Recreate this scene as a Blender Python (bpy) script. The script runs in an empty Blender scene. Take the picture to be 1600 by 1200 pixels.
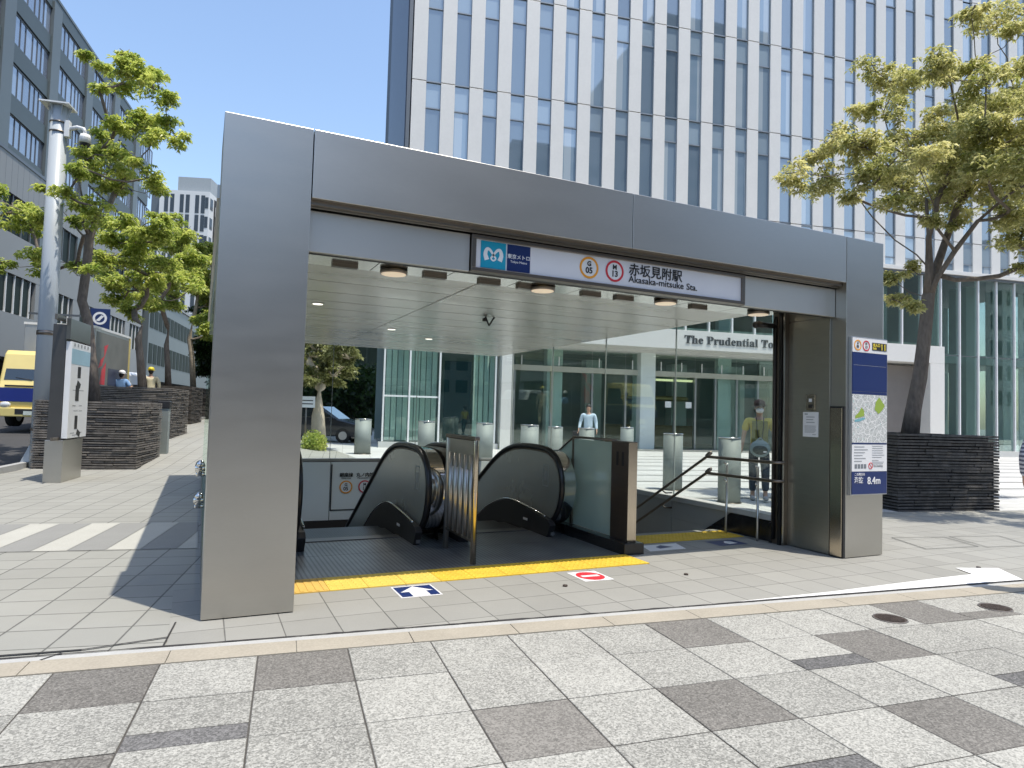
import bpy, bmesh, math, random
import numpy as np
from mathutils import Vector, Matrix
R = math.radians
rnd = random.Random(7)
SC = bpy.context.scene
COL = SC.collection
S = 0.91                       # model units to metres (applied to every top-level object at the end)

# ------------------------------------------------------------------ camera
YAW, PITCH, ROLL, FPX = 0.4379, 0.0444, 0.0286, 1032.44
CAMP = Vector((-0.06, -5.2528, 1.55))
cf = Vector((math.sin(YAW)*math.cos(PITCH), math.cos(YAW)*math.cos(PITCH), math.sin(PITCH)))
r0 = Vector((math.cos(YAW), -math.sin(YAW), 0)); u0 = r0.cross(cf)
cr = r0*math.cos(ROLL) + u0*math.sin(ROLL); cu = -r0*math.sin(ROLL) + u0*math.cos(ROLL)
cam = bpy.data.objects.new('camera', bpy.data.cameras.new('camera')); COL.objects.link(cam)
cam.data.sensor_width = 36; cam.data.lens = FPX/1600*36
cam.data.clip_start = 0.05; cam.data.clip_end = 3000
M = Matrix((cr, cu, -cf)).transposed().to_4x4(); M.translation = CAMP*S
cam.matrix_world = M
SC.camera = cam
# ------------------------------------------------------------------ sky and sun
w = bpy.data.worlds.new('World'); SC.world = w; w.use_nodes = True
nt = w.node_tree; bg = nt.nodes['Background']
sky = nt.nodes.new('ShaderNodeTexSky'); sky.sky_type = 'NISHITA'; sky.sun_disc = False
SUN = Vector((0.66, -0.97, 3.717)).normalized()
sky.sun_elevation = math.asin(SUN.z); sky.sun_rotation = math.atan2(SUN.x, SUN.y)
sky.air_density = 1.15; sky.dust_density = 1.2; sky.ozone_density = 1.5
nt.links.new(sky.outputs[0], bg.inputs[0]); bg.inputs[1].default_value = 0.15
sun = bpy.data.objects.new('sun', bpy.data.lights.new('sun', 'SUN')); COL.objects.link(sun)
sun.data.energy = 2.9; sun.data.angle = R(0.53); sun.data.color = (1.0, 0.93, 0.82)
sun.rotation_euler = SUN.to_track_quat('Z', 'Y').to_euler()
SC.view_settings.view_transform = 'Standard'; SC.view_settings.look = 'None'
SC.view_settings.exposure = 0.75; SC.view_settings.gamma = 1.0
SC.cycles.max_bounces = 8; SC.cycles.transparent_max_bounces = 24
SC.cycles.caustics_reflective = False; SC.cycles.caustics_refractive = False

def at(px, py, d):             # point at depth d (model units) seen at photo pixel px, py
    return CAMP + d*(cf + cr*((px-800)/FPX) - cu*((py-600)/FPX))
GA = R(-11); GE = Vector((math.cos(GA), math.sin(GA), 0)); GN = Vector((-math.sin(GA), math.cos(GA), 0))
def G(u, v, z=0.0): return GE*u + GN*v + Vector((0, 0, z))
def uv(p): return p.dot(GE), p.dot(GN)
def sstep(x, a, b):
    t = min(1, max(0, (x-a)/(b-a))); return t*t*(3-2*t)
def height(x, y):
    p = Vector((x, y, 0)); u, v = uv(p)
    pts = [(11.6, 0), (17, .43), (22, .66), (27, .78), (60, 1.0), (400, 1.2)]
    h = 0
    if v > 11.6:
        for (a, ha), (b, hb) in zip(pts, pts[1:]):
            if v <= b: h = ha+(hb-ha)*(v-a)/(b-a); break
        else: h = 1.2
    return h*sstep(-u, 0.5, 3.2)

# ------------------------------------------------------------------ materials
MATS = {}
def new_mat(name):
    m = bpy.data.materials.new(name); m.use_nodes = True
    return m, m.node_tree, m.node_tree.nodes['Principled BSDF']
def N(nt, t, **kw):
    n = nt.nodes.new(t)
    for k, v in kw.items(): setattr(n, k, v)
    return n
def L(nt, a, b): nt.links.new(a, b)
def mth(nt, op, a, b=None, c=None):
    n = N(nt, 'ShaderNodeMath', operation=op)
    for i, x in enumerate((a, b, c)):
        if x is None: continue
        if isinstance(x, (int, float)): n.inputs[i].default_value = x
        else: L(nt, x, n.inputs[i])
    return n.outputs[0]
def mixc(nt, f, a, b, mode='MIX'):
    n = N(nt, 'ShaderNodeMix', data_type='RGBA', blend_type=mode)
    for i, x in ((0, f), (6, a), (7, b)):
        if isinstance(x, (int, float)): n.inputs[i].default_value = x
        elif isinstance(x, tuple): n.inputs[i].default_value = (*x[:3], 1)
        else: L(nt, x, n.inputs[i])
    return n.outputs[2]
def ramp(nt, fac, stops):
    n = N(nt, 'ShaderNodeValToRGB'); e = n.color_ramp.elements
    while len(e) < len(stops): e.new(0.5)
    for el, (p, c) in zip(e, stops): el.position = p; el.color = (*c, 1) if len(c) == 3 else c
    L(nt, fac, n.inputs[0]); return n.outputs[0]
def noise(nt, vec, scale, detail=3, rough=.5):
    n = N(nt, 'ShaderNodeTexNoise'); n.inputs['Scale'].default_value = scale
    n.inputs['Detail'].default_value = detail; n.inputs['Roughness'].default_value = rough
    L(nt, vec, n.inputs['Vector']); return n.outputs['Fac']
def bump(nt, h, strength, dist, b):
    n = N(nt, 'ShaderNodeBump'); n.inputs['Strength'].default_value = strength; n.inputs['Distance'].default_value = dist
    L(nt, h, n.inputs['Height']); L(nt, n.outputs[0], b.inputs['Normal'])
def mat(name, col, rough=.6, metal=0., var=.12, vscale=3., fine=0., fscale=60., spec=.5, bmp=0., coat=0., stretch=(1, 1, 1), rvar=0.):
    """general procedural material: colour with large soft variation, fine grain and roughness variation"""
    if name in MATS: return MATS[name]
    m, nt, b = new_mat(name)
    tc = N(nt, 'ShaderNodeTexCoord'); mp = N(nt, 'ShaderNodeMapping'); mp.inputs['Scale'].default_value = stretch
    L(nt, tc.outputs['Object'], mp.inputs[0]); v = mp.outputs[0]
    n1 = noise(nt, v, vscale, 4)
    f = mth(nt, 'MULTIPLY_ADD', mth(nt, 'SUBTRACT', n1, .5), 2*var, 1.0)
    if fine:
        n2 = noise(nt, v, fscale, 2)
        f = mth(nt, 'ADD', f, mth(nt, 'MULTIPLY', mth(nt, 'SUBTRACT', n2, .5), 2*fine))
    cc = N(nt, 'ShaderNodeVectorMath', operation='SCALE'); cc.inputs[0].default_value = col[:3]; L(nt, f, cc.inputs['Scale'])
    L(nt, cc.outputs[0], b.inputs['Base Color'])
    b.inputs['Roughness'].default_value = rough; b.inputs['Metallic'].default_value = metal
    b.inputs['Specular IOR Level'].default_value = spec
    if coat: b.inputs['Coat Weight'].default_value = coat; b.inputs['Coat Roughness'].default_value = .05
    if rvar: L(nt, mth(nt, 'MULTIPLY_ADD', mth(nt, 'SUBTRACT', n1, .5), rvar, rough), b.inputs['Roughness'])
    if bmp: bump(nt, noise(nt, v, fscale, 3), bmp, .01, b)
    MATS[name] = m; return m
def tiles(name, ang, sx, sy, ox, oy, col, joint=.006, var=.1, speck=.1, jcol=.35, rough=.75, mott=.12):
    """paving: rectangular slabs with joints, per-slab tone, granite speckle, soft stains"""
    m, nt, b = new_mat(name)
    tc = N(nt, 'ShaderNodeTexCoord'); v = tc.outputs['Object']
    mp = N(nt, 'ShaderNodeMapping', vector_type='TEXTURE'); mp.inputs['Rotation'].default_value = (0, 0, ang); L(nt, v, mp.inputs[0])
    sp = N(nt, 'ShaderNodeSeparateXYZ'); L(nt, mp.outputs[0], sp.inputs[0])
    def cell(c, s, o):
        q = mth(nt, 'DIVIDE', mth(nt, 'SUBTRACT', c, o), s)
        fl = mth(nt, 'FLOOR', q); fr = mth(nt, 'SUBTRACT', q, fl)
        d = mth(nt, 'MULTIPLY', mth(nt, 'MINIMUM', fr, mth(nt, 'SUBTRACT', 1.0, fr)), s)
        return fl, d
    fx, dx = cell(sp.outputs[0], sx, ox); fy, dy = cell(sp.outputs[1], sy, oy)
    cb = N(nt, 'ShaderNodeCombineXYZ'); L(nt, fx, cb.inputs[0]); L(nt, fy, cb.inputs[1])
    wn = N(nt, 'ShaderNodeTexWhiteNoise', noise_dimensions='3D'); L(nt, cb.outputs[0], wn.inputs['Vector'])
    big = noise(nt, v, .7, 4, .6); fi = noise(nt, v, 110, 2, .7); st = noise(nt, v, 5, 5, .65)
    f = mth(nt, 'MULTIPLY_ADD', mth(nt, 'SUBTRACT', wn.outputs['Value'], .5), 2*var, 1.0)
    f = mth(nt, 'ADD', f, mth(nt, 'MULTIPLY', mth(nt, 'SUBTRACT', big, .5), 2*mott))
    f = mth(nt, 'ADD', f, mth(nt, 'MULTIPLY', mth(nt, 'SUBTRACT', st, .5), mott))
    f = mth(nt, 'ADD', f, mth(nt, 'MULTIPLY', mth(nt, 'SUBTRACT', fi, .5), 2*speck))
    d = mth(nt, 'MINIMUM', dx, dy)
    jw = mth(nt, 'MULTIPLY_ADD', noise(nt, v, 9, 3), joint, joint*.4)
    jm = mth(nt, 'MINIMUM', mth(nt, 'DIVIDE', d, jw), 1.0)
    jm = mth(nt, 'MULTIPLY_ADD', jm, 1-jcol, jcol)
    cc = N(nt, 'ShaderNodeVectorMath', operation='SCALE'); cc.inputs[0].default_value = col
    L(nt, mth(nt, 'MULTIPLY', f, jm), cc.inputs['Scale']); L(nt, cc.outputs[0], b.inputs['Base Color'])
    b.inputs['Roughness'].default_value = rough
    bump(nt, jm, .5, .006, b)
    MATS[name] = m; return m
def glass(name, tint=(.86, .93, .9), refl=1.0, base=.05, rough=0.0):
    if name in MATS: return MATS[name]
    m = bpy.data.materials.new(name); m.use_nodes = True; nt = m.node_tree; nt.nodes.clear()
    out = N(nt, 'ShaderNodeOutputMaterial'); tr = N(nt, 'ShaderNodeBsdfTransparent'); tr.inputs[0].default_value = (*tint, 1)
    gl = N(nt, 'ShaderNodeBsdfGlossy'); gl.inputs['Roughness'].default_value = rough; gl.inputs[0].default_value = (.95, 1, .98, 1)
    lw = N(nt, 'ShaderNodeFresnel'); lw.inputs[0].default_value = 1.5
    f = mth(nt, 'MINIMUM', mth(nt, 'MULTIPLY_ADD', lw.outputs[0], refl, base), 1.0)
    mx = N(nt, 'ShaderNodeMixShader'); L(nt, f, mx.inputs[0]); L(nt, tr.outputs[0], mx.inputs[1]); L(nt, gl.outputs[0], mx.inputs[2])
    L(nt, mx.outputs[0], out.inputs[0]); MATS[name] = m; return m
def frosted(name, col, mix, tint=(.8, .9, .86)):
    m = bpy.data.materials.new(name); m.use_nodes = True; nt = m.node_tree; nt.nodes.clear()
    out = N(nt, 'ShaderNodeOutputMaterial'); tr = N(nt, 'ShaderNodeBsdfTransparent'); tr.inputs[0].default_value = (*tint, 1)
    d = N(nt, 'ShaderNodeBsdfDiffuse'); t2 = N(nt, 'ShaderNodeBsdfTranslucent'); g = N(nt, 'ShaderNodeBsdfGlossy'); g.inputs['Roughness'].default_value = .08
    tc = N(nt, 'ShaderNodeTexCoord'); c = ramp(nt, noise(nt, tc.outputs['Object'], 1.2, 3), [(.2, tuple(x*.85 for x in col)), (.8, col)])
    L(nt, c, d.inputs[0]); L(nt, c, t2.inputs[0])
    a = N(nt, 'ShaderNodeMixShader'); a.inputs[0].default_value = .5; L(nt, d.outputs[0], a.inputs[1]); L(nt, t2.outputs[0], a.inputs[2])
    b = N(nt, 'ShaderNodeMixShader'); b.inputs[0].default_value = mix; L(nt, tr.outputs[0], b.inputs[1]); L(nt, a.outputs[0], b.inputs[2])
    lw = N(nt, 'ShaderNodeFresnel'); lw.inputs[0].default_value = 1.45
    e = N(nt, 'ShaderNodeMixShader'); L(nt, mth(nt, 'MULTIPLY', lw.outputs[0], .7), e.inputs[0]); L(nt, b.outputs[0], e.inputs[1]); L(nt, g.outputs[0], e.inputs[2])
    L(nt, e.outputs[0], out.inputs[0]); MATS[name] = m; return m
def emis(name, col, s):
    m, nt, b = new_mat(name); b.inputs['Base Color'].default_value = (*col, 1)
    b.inputs['Emission Color'].default_value = (*col, 1); b.inputs['Emission Strength'].default_value = s
    MATS[name] = m; return m
def leafmat(name, c1, c2, trans=.45):
    m = bpy.data.materials.new(name); m.use_nodes = True; nt = m.node_tree; nt.nodes.clear()
    out = N(nt, 'ShaderNodeOutputMaterial'); ge = N(nt, 'ShaderNodeNewGeometry')
    tc = N(nt, 'ShaderNodeTexCoord')
    f = mth(nt, 'MULTIPLY_ADD', noise(nt, tc.outputs['Object'], 1.6, 2), 1.2, -.35)
    f = mth(nt, 'ADD', f, mth(nt, 'MULTIPLY_ADD', ge.outputs['Random Per Island'], .7, -.15))
    c = ramp(nt, f, [(0, c1), (.55, tuple((a+b)/2 for a, b in zip(c1, c2))), (1, c2)])
    d = N(nt, 'ShaderNodeBsdfDiffuse'); t = N(nt, 'ShaderNodeBsdfTranslucent'); g = N(nt, 'ShaderNodeBsdfGlossy')
    g.inputs['Roughness'].default_value = .45; g.inputs[0].default_value = (1, 1, 1, 1)
    L(nt, c, d.inputs[0]); L(nt, c, t.inputs[0])
    mx = N(nt, 'ShaderNodeMixShader'); mx.inputs[0].default_value = trans; L(nt, d.outputs[0], mx.inputs[1]); L(nt, t.outputs[0], mx.inputs[2])
    m2 = N(nt, 'ShaderNodeMixShader'); m2.inputs[0].default_value = .035; L(nt, mx.outputs[0], m2.inputs[1]); L(nt, g.outputs[0], m2.inputs[2])
    L(nt, m2.outputs[0], out.inputs[0]); MATS[name] = m; return m

STEEL = mat('brushed_steel', (.50, .487, .452), .34, 1, var=.05, vscale=1.6, fine=.03, fscale=24, stretch=(1, 1, 5), rvar=.07)
STEELH = mat('brushed_steel_level', (.52, .51, .478), .36, 1, var=.05, vscale=1.6, fine=.03, fscale=24, stretch=(.5, 2, 2), rvar=.06)
STEELD = mat('steel_dark_bronze', (.23, .20, .17), .38, 1, var=.1, vscale=2, fine=.04, stretch=(1, 1, 9))
CHROME = mat('polished_steel', (.68, .67, .65), .1, 1, var=.03, rvar=.08)
BRASSY = mat('polished_bronze_steel', (.55, .48, .38), .2, 1, var=.06, stretch=(1, 1, 4))
BLACK = mat('black_rubber', (.012, .012, .013), .32, 0, var=.2, spec=.5)
BLACKM = mat('black_paint', (.02, .02, .021), .5, 0, var=.25)
GRANB = mat('black_granite', (.018, .018, .019), .22, 0, var=.3, fine=.5, fscale=160)
WHITEP = mat('white_paint', (.76, .77, .77), .45, 0, var=.05, vscale=2)
GREYP = mat('grey_paint', (.36, .375, .39), .42, 0, var=.06)
CLEAR = glass('clear_glass', (.945, .98, .965), .13, .0)
CLEARL = glass('clear_glass_thin', (.93, .97, .95), .8, .02)
ROOMGL = glass('shop_glass', (.84, .93, .90), .6, .08, .0)
NAVY = mat('navy_vinyl', (.012, .03, .13), .35, var=.05)
WHITEV = mat('white_vinyl', (.80, .80, .80), .4, var=.03)
YEL = mat('yellow_resin', (.68, .45, .04), .7, var=.28, vscale=5, fine=.15)
INK = mat('black_ink', (.02, .02, .02), .5, var=.05)
ORANGE = mat('line_orange', (.86, .36, .03), .45, var=.03)
RED = mat('line_red', (.62, .035, .05), .45, var=.03)
TEAL = mat('metro_teal', (.01, .33, .50), .4, var=.03)
BARK = mat('bark_grey', (.17, .14, .115), .9, var=.5, vscale=5, fine=.5, fscale=22, bmp=1.0, stretch=(1, 1, .35))
BARKP = mat('bark_pale', (.34, .28, .2), .9, var=.5, vscale=4, fine=.4, fscale=18, bmp=1.0)
SLATE = mat('slate_stone', (.085, .080, .074), .82, var=.75, vscale=7, fine=.5, fscale=50, bmp=.6)
SLATEL = mat('slate_stone_grey_brown', (.15, .135, .118), .82, var=.6, vscale=9, fine=.45, fscale=60, bmp=.6)
SLATEB = mat('slate_stone_brown', (.085, .073, .06), .82, var=.75, vscale=7, fine=.5, fscale=50, bmp=.6)
SOIL = mat('soil', (.05, .04, .03), .95, var=.5, fine=.5, fscale=30, bmp=1)
LEAFR = leafmat('leaf_yellow_green', (.27, .30, .06), (.90, .84, .42), .56)
LEAFL = leafmat('leaf_bright_green', (.19, .30, .035), (.84, .86, .24), .58)
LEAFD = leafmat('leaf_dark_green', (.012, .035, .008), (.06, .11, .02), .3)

# ------------------------------------------------------------------ mesh builder
class MB:
    def __init__(s): s.v = []; s.f = []; s.m = []; s.sm = []; s.T = Matrix.Identity(4)
    def add(s, vs, fs, mi=0, smooth=False):
        k = len(s.v)
        s.v += [tuple(s.T @ Vector(p)) for p in vs]
        for f in fs: s.f.append([i+k for i in f]); s.m.append(mi); s.sm.append(smooth)
        return s
    def box(s, x0, x1, y0, y1, z0, z1, mi=0):
        vs = [(x, y, z) for z in (z0, z1) for y in (y0, y1) for x in (x0, x1)]
        return s.add(vs, [(0, 2, 3, 1), (4, 5, 7, 6), (0, 1, 5, 4), (2, 6, 7, 3), (0, 4, 6, 2), (1, 3, 7, 5)], mi)
    def prism(s, poly, axis, a, b, mi=0, smooth=False):
        """poly in the two other axes (order x,y,z), extruded along axis from a to b"""
        def P(p, t):
            if axis == 'x': return (t, p[0], p[1])
            if axis == 'y': return (p[0], t, p[1])
            return (p[0], p[1], t)
        n = len(poly); vs = [P(p, a) for p in poly]+[P(p, b) for p in poly]
        area = sum(poly[i][0]*poly[(i+1) % n][1]-poly[(i+1) % n][0]*poly[i][1] for i in range(n))
        flip = (area > 0) ^ (axis == 'y') ^ (b < a)
        c1 = list(range(n)); c2 = [i+n for i in range(n)]
        fs = [c1[::-1] if flip else c1, c2 if flip else c2[::-1]]
        for i in range(n):
            j = (i+1) % n; q = (i, j, j+n, i+n); fs.append(q if flip else q[::-1])
        return s.add(vs, fs, mi, smooth)
    def cyl(s, x, y, z0, z1, r, r2=None, n=20, mi=0, smooth=True):
        r2 = r if r2 is None else r2
        vs = [(x+math.cos(2*math.pi*i/n)*q, y+math.sin(2*math.pi*i/n)*q, z) for z, q in ((z0, r), (z1, r2)) for i in range(n)]
        s.add(vs, [(i, (i+1) % n, (i+1) % n+n, i+n) for i in range(n)], mi, smooth)
        k = len(s.v)-2*n
        s.f += [[k+i for i in range(n)][::-1], [k+n+i for i in range(n)]]; s.m += [mi, mi]; s.sm += [False, False]
        return s
    def tube(s, pts, r, n=8, mi=0, flat=1.0, cap=True):
        pts = [Vector(p) for p in pts]; rs = r if isinstance(r, (list, tuple)) else [r]*len(pts)
        k0 = []; vs = []; up = None
        for i, p in enumerate(pts):
            t = (pts[min(i+1, len(pts)-1)]-pts[max(i-1, 0)]).normalized()
            if up is None: up = Vector((1, 0, 0)) if abs(t.x) < .7 else Vector((0, 0, 1))
            a = (up-t*up.dot(t)).normalized(); b = t.cross(a); up = a
            for j in range(n):
                q = 2*math.pi*j/n; vs.append(p+a*math.cos(q)*rs[i]*flat+b*math.sin(q)*rs[i])
        fs = [(i*n+j, i*n+(j+1) % n, (i+1)*n+(j+1) % n, (i+1)*n+j) for i in range(len(pts)-1) for j in range(n)]
        if cap: fs += [list(range(n))[::-1], [(len(pts)-1)*n+j for j in range(n)]]
        return s.add(vs, fs, mi, True)
    def ball(s, c, rx, ry=None, rz=None, nu=14, nv=9, mi=0):
        ry = ry or rx; rz = rz or rx; vs = []
        for i in range(nv+1):
            th = math.pi*i/nv
            for j in range(nu):
                ph = 2*math.pi*j/nu; vs.append((c[0]+rx*math.sin(th)*math.cos(ph), c[1]+ry*math.sin(th)*math.sin(ph), c[2]+rz*math.cos(th)))
        fs = [(i*nu+j, (i+1)*nu+j, (i+1)*nu+(j+1) % nu, i*nu+(j+1) % nu) for i in range(nv) for j in range(nu)]
        return s.add(vs, fs, mi, True)
    def quad(s, a, b, c, d, mi=0): return s.add([a, b, c, d], [(0, 1, 2, 3)], mi)
    def ring(s, cx, cz, r1, r2, y0, y1, n=32, mi=0):      # flat ring facing -y
        vs = [(cx+math.cos(2*math.pi*i/n)*r, y, cz+math.sin(2*math.pi*i/n)*r) for y in (y0, y1) for r in (r1, r2) for i in range(n)]
        fs = []
        for i in range(n):
            j = (i+1) % n
            fs += [(i, n+i, n+j, j)[::-1], (i, j, 2*n+j, 2*n+i), (n+i, 3*n+i, 3*n+j, n+j), (2*n+i, 2*n+j, 3*n+j, 3*n+i)[::-1]]
        return s.add(vs, fs, mi)
    def build(s, name, m, parent=None, bevel=0., loc=None):
        me = bpy.data.meshes.new(name); me.from_pydata(s.v, [], s.f); me.update()
        for q in (m if isinstance(m, (list, tuple)) else [m]): me.materials.append(q)
        me.polygons.foreach_set('material_index', s.m); me.polygons.foreach_set('use_smooth', s.sm)
        o = bpy.data.objects.new(name, me); COL.objects.link(o)
        if parent: o.parent = parent
        if loc is not None: o.location = loc
        if bevel:
            b = o.modifiers.new('bevel', 'BEVEL'); b.width = bevel; b.segments = 2; b.limit_method = 'ANGLE'; b.angle_limit = R(50)
        return o
def box(name, m, parent, *a, bevel=0.): return MB().box(*a).build(name, m, parent, bevel)
def tag(o, label=None, cat=None, group=None, kind=None):
    for k, v in (('label', label), ('category', cat), ('group', group), ('kind', kind)):
        if v: o[k] = v
    return o
def thing(name, label, cat, loc=(0, 0, 0), rz=0., group=None, scale=1.):
    o = bpy.data.objects.new(name, None); COL.objects.link(o); o.empty_display_size = .2
    o.location = loc; o.rotation_euler = (0, 0, rz); o.scale = (scale,)*3
    return tag(o, label, cat, group)
def copy_tree(o, label=None, loc=None, rz=None, parent=None):
    c = o.copy(); COL.objects.link(c); c.parent = parent
    if loc is not None: c.location = loc
    if rz is not None: c.rotation_euler = (0, 0, rz)
    if label: c['label'] = label
    for ch in [q for q in list(bpy.data.objects) if q.parent == o]: copy_tree(ch, parent=c)
    return c
def text(name, s, size, loc, m, parent=None, rot=(R(90), 0, 0), ext=.0015, align='LEFT', sx=1., bold=0., offset=0.):
    cu_ = bpy.data.curves.new(name, 'FONT'); cu_.body = s; cu_.size = size; cu_.extrude = ext; cu_.align_x = align
    cu_.offset = bold; cu_.resolution_u = 3
    t = bpy.data.objects.new(name, cu_); COL.objects.link(t)
    dg = bpy.context.evaluated_depsgraph_get(); me = bpy.data.meshes.new_from_object(t.evaluated_get(dg))
    bpy.data.objects.remove(t)
    o = bpy.data.objects.new(name, me); COL.objects.link(o); me.materials.clear(); me.materials.append(m)
    o.location = loc; o.rotation_euler = rot; o.scale = (sx, 1, 1)
    if parent: o.parent = parent
    return o

# ================================================================== GROUND (the setting)
FA = R(-6.5)
def F6(u, v, z=0.): return Vector((math.cos(FA)*u-math.sin(FA)*v, math.sin(FA)*u+math.cos(FA)*v, z))
PAVE = tiles('plaza_paving', GA, .38, .373, -1.19, -.02, (.305, .303, .272), .011, .05, .10, jcol=.22, mott=.10)
PAVEF = tiles('entrance_paving', 0, .3745, .385, .90, -.205, (.292, .288, .26), .007, .08, .10, jcol=.25, mott=.10)
ASPH = mat('asphalt', (.055, .055, .057), .9, var=.2, vscale=1.2, fine=.5, fscale=90, bmp=.5)
def sheet(name, xs, ys, m, keep=lambda x, y: True, dz=0., P=lambda x, y: (x, y), hz=height):
    vs = []; idx = {}; fs = []
    def V(i, j):
        if (i, j) not in idx:
            x, y = P(xs[i], ys[j]); idx[(i, j)] = len(vs); vs.append((x, y, hz(x, y)+dz))
        return idx[(i, j)]
    for i in range(len(xs)-1):
        for j in range(len(ys)-1):
            if keep((xs[i]+xs[i+1])/2, (ys[j]+ys[j+1])/2): fs.append((V(i, j), V(i+1, j), V(i+1, j+1), V(i, j+1)))
    b = MB(); b.add(vs, fs); o = b.build(name, m); o['kind'] = 'structure'; return o
def rng(a, b, s): 
    n = max(1, round((b-a)/s)); return [a+(b-a)*i/n for i in range(n+1)]
HX0, HX1, HY0, HY1 = .66, 6.63, 2.02, 9.9
xs = sorted(set(rng(-400, -30, 40)+rng(-30, -8, 2)+rng(-8, HX0, .5)+[HX0, 4.5, HX1]+rng(HX1, 60, 6)+rng(60, 400, 50)))
ys = sorted(set([-400, -60, -6, 0, HY0, 2.78, HY1]+rng(HY1, 30, .8)+rng(30, 120, 6)+rng(120, 500, 60)))
sheet('plaza_paving', xs, ys, PAVE, lambda x, y: not (HX0 < x < 4.5 and 2.78 < y < HY1 or 4.5 <= x < HX1 and HY0 < y < HY1))
# slabs squared to the entrance
b = MB()
b.quad(F6(-.14, -.47, .004), F6(14, -.47, .004), (14, .95, .004), (-.2, .95, .004))
b.quad((.66, .95, .004), (6.64, .95, .004), (6.64, 2.02, .004), (.66, 2.02, .004))
b.quad((7.29, .95, .004), (14, .95, .004), (14, 1.65, .004), (7.29, 1.65, .004))
b.build('entrance_paving', PAVEF)['kind'] = 'structure'
# bright plaza stone behind the glass walls
BP = tiles('bright_plaza_stone', GA, .9, .45, 0, 0, (.52, .52, .50), .010, .05, .08, jcol=.3, mott=.08)
b = MB(); b.quad((7.6, 3.2, .0042), (60, -7, .0042), (70, 40, .0042), (7.6, 60, .0042)); b.quad((.7, 10.4, .0044), (7.6, 10.4, .0044), (7.6, 60, .0044), (3.0, 60, .0044)); b.build('bright_plaza_paving', BP)['kind'] = 'structure'
b = MB()
for k in range(9): b.quad(G(7.3, 6.4+1.55*k, .0085), G(40, 6.4+1.55*k, .0085), G(40, 6.55+1.55*k, .0085), G(7.3, 6.55+1.55*k, .0085))
b.build('dark_band_paving', mat('dark_band_stone', (.20, .20, .19), .8, var=.12, fine=.1))['kind'] = 'structure'
# banded slabs across the walkway
LST = mat('light_granite', (.43, .425, .38), .8, var=.08, fine=.22, fscale=120)
DST = mat('mid_granite', (.25, .25, .235), .8, var=.08, fine=.18, fscale=120)
b = MB(); b2 = MB()
def clipx(ps, xm):
    out = []
    for i, p in enumerate(ps):
        q = ps[(i+1) % len(ps)]
        if p.x <= xm: out.append(p)
        if (p.x-xm)*(q.x-xm) < 0: out.append(p.lerp(q, (xm-p.x)/(q.x-p.x)))
    return out
for k in range(-14, 2):
    u = -.93+.685*k+.19
    for bb_, a_, c_ in ((b, u, u+.32), (b2, u+.327, u+.678)):
        ps = clipx([G(a_, 2.62, .005), G(c_, 2.62, .005), G(c_, 4.32, .005), G(a_, 4.32, .005)], -.03)
        if len(ps) > 2: bb_.add(ps, [list(range(len(ps)))])
mb = MB(); mb.v = b.v+b2.v; mb.f = b.f+[[i+len(b.v) for i in f] for f in b2.f]; mb.m = [0]*len(b.f)+[1]*len(b2.f); mb.sm = [False]*len(mb.m)
mb.build('banded_paving', [LST, DST])['kind'] = 'structure'
# foreground granite pavement: individual slabs over a dark joint bed
box('pavement_joint_bed', mat('joint_bed', (.075, .07, .062), .95, var=.3, fine=.4), None, -60, 60, -60, -.795, -.03, .003)['kind'] = 'structure'
o = bpy.data.objects['pavement_joint_bed']; o.rotation_euler.z = FA
def speck(name, c1, c2, c3, sc=85):
    m, nt, b = new_mat(name); tc = N(nt, 'ShaderNodeTexCoord'); v = tc.outputs['Object']
    n1 = noise(nt, v, sc, 2, .75); vo = N(nt, 'ShaderNodeTexVoronoi'); vo.inputs['Scale'].default_value = sc*1.3; L(nt, v, vo.inputs['Vector'])
    sp = N(nt, 'ShaderNodeSeparateColor'); L(nt, vo.outputs['Color'], sp.inputs[0])
    f = mth(nt, 'ADD', mth(nt, 'MULTIPLY', n1, .55), mth(nt, 'MULTIPLY', sp.outputs[0], .45))
    f = mth(nt, 'ADD', f, mth(nt, 'MULTIPLY', mth(nt, 'SUBTRACT', noise(nt, v, .9, 5, .6), .5), .22))
    gi = N(nt, 'ShaderNodeNewGeometry')
    f = mth(nt, 'ADD', f, mth(nt, 'MULTIPLY', mth(nt, 'SUBTRACT', gi.outputs['Random Per Island'], .5), .16))
    c = ramp(nt, f, [(.22, c1), (.5, c2), (.72, c3)])
    st = mth(nt, 'MULTIPLY_ADD', noise(nt, v, 3.5, 6, .7), .35, .82)
    c = mixc(nt, 1.0, c, N(nt, 'ShaderNodeRGB').outputs[0], 'MIX') if False else c
    vg = N(nt, 'ShaderNodeTexVoronoi'); vg.inputs['Scale'].default_value = 1.9; L(nt, v, vg.inputs['Vector'])
    wz = mth(nt, 'ADD', vg.outputs['Distance'], mth(nt, 'MULTIPLY', noise(nt, v, 25, 3), .05))
    st = mth(nt, 'MULTIPLY', st, mth(nt, 'MULTIPLY_ADD', mth(nt, 'LESS_THAN', wz, .052), -.35, 1.0))
    cc = N(nt, 'ShaderNodeVectorMath', operation='SCALE'); L(nt, c, cc.inputs[0]); L(nt, st, cc.inputs['Scale'])
    L(nt, cc.outputs[0], b.inputs['Base Color']); b.inputs['Roughness'].default_value = .82
    bump(nt, n1, .25, .003, b); MATS[name] = m; return m
FL = speck('pale_speckled_granite', (.165, .163, .147), (.315, .311, .28), (.45, .443, .40))
FW = speck('warm_speckled_granite', (.10, .094, .084), (.172, .163, .146), (.255, .243, .218))
FD = speck('dark_speckled_granite', (.065, .064, .062), (.12, .118, .114), (.205, .20, .195))
PU, PV, U0, V0 = .541, .53, -.665, -.80
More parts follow.
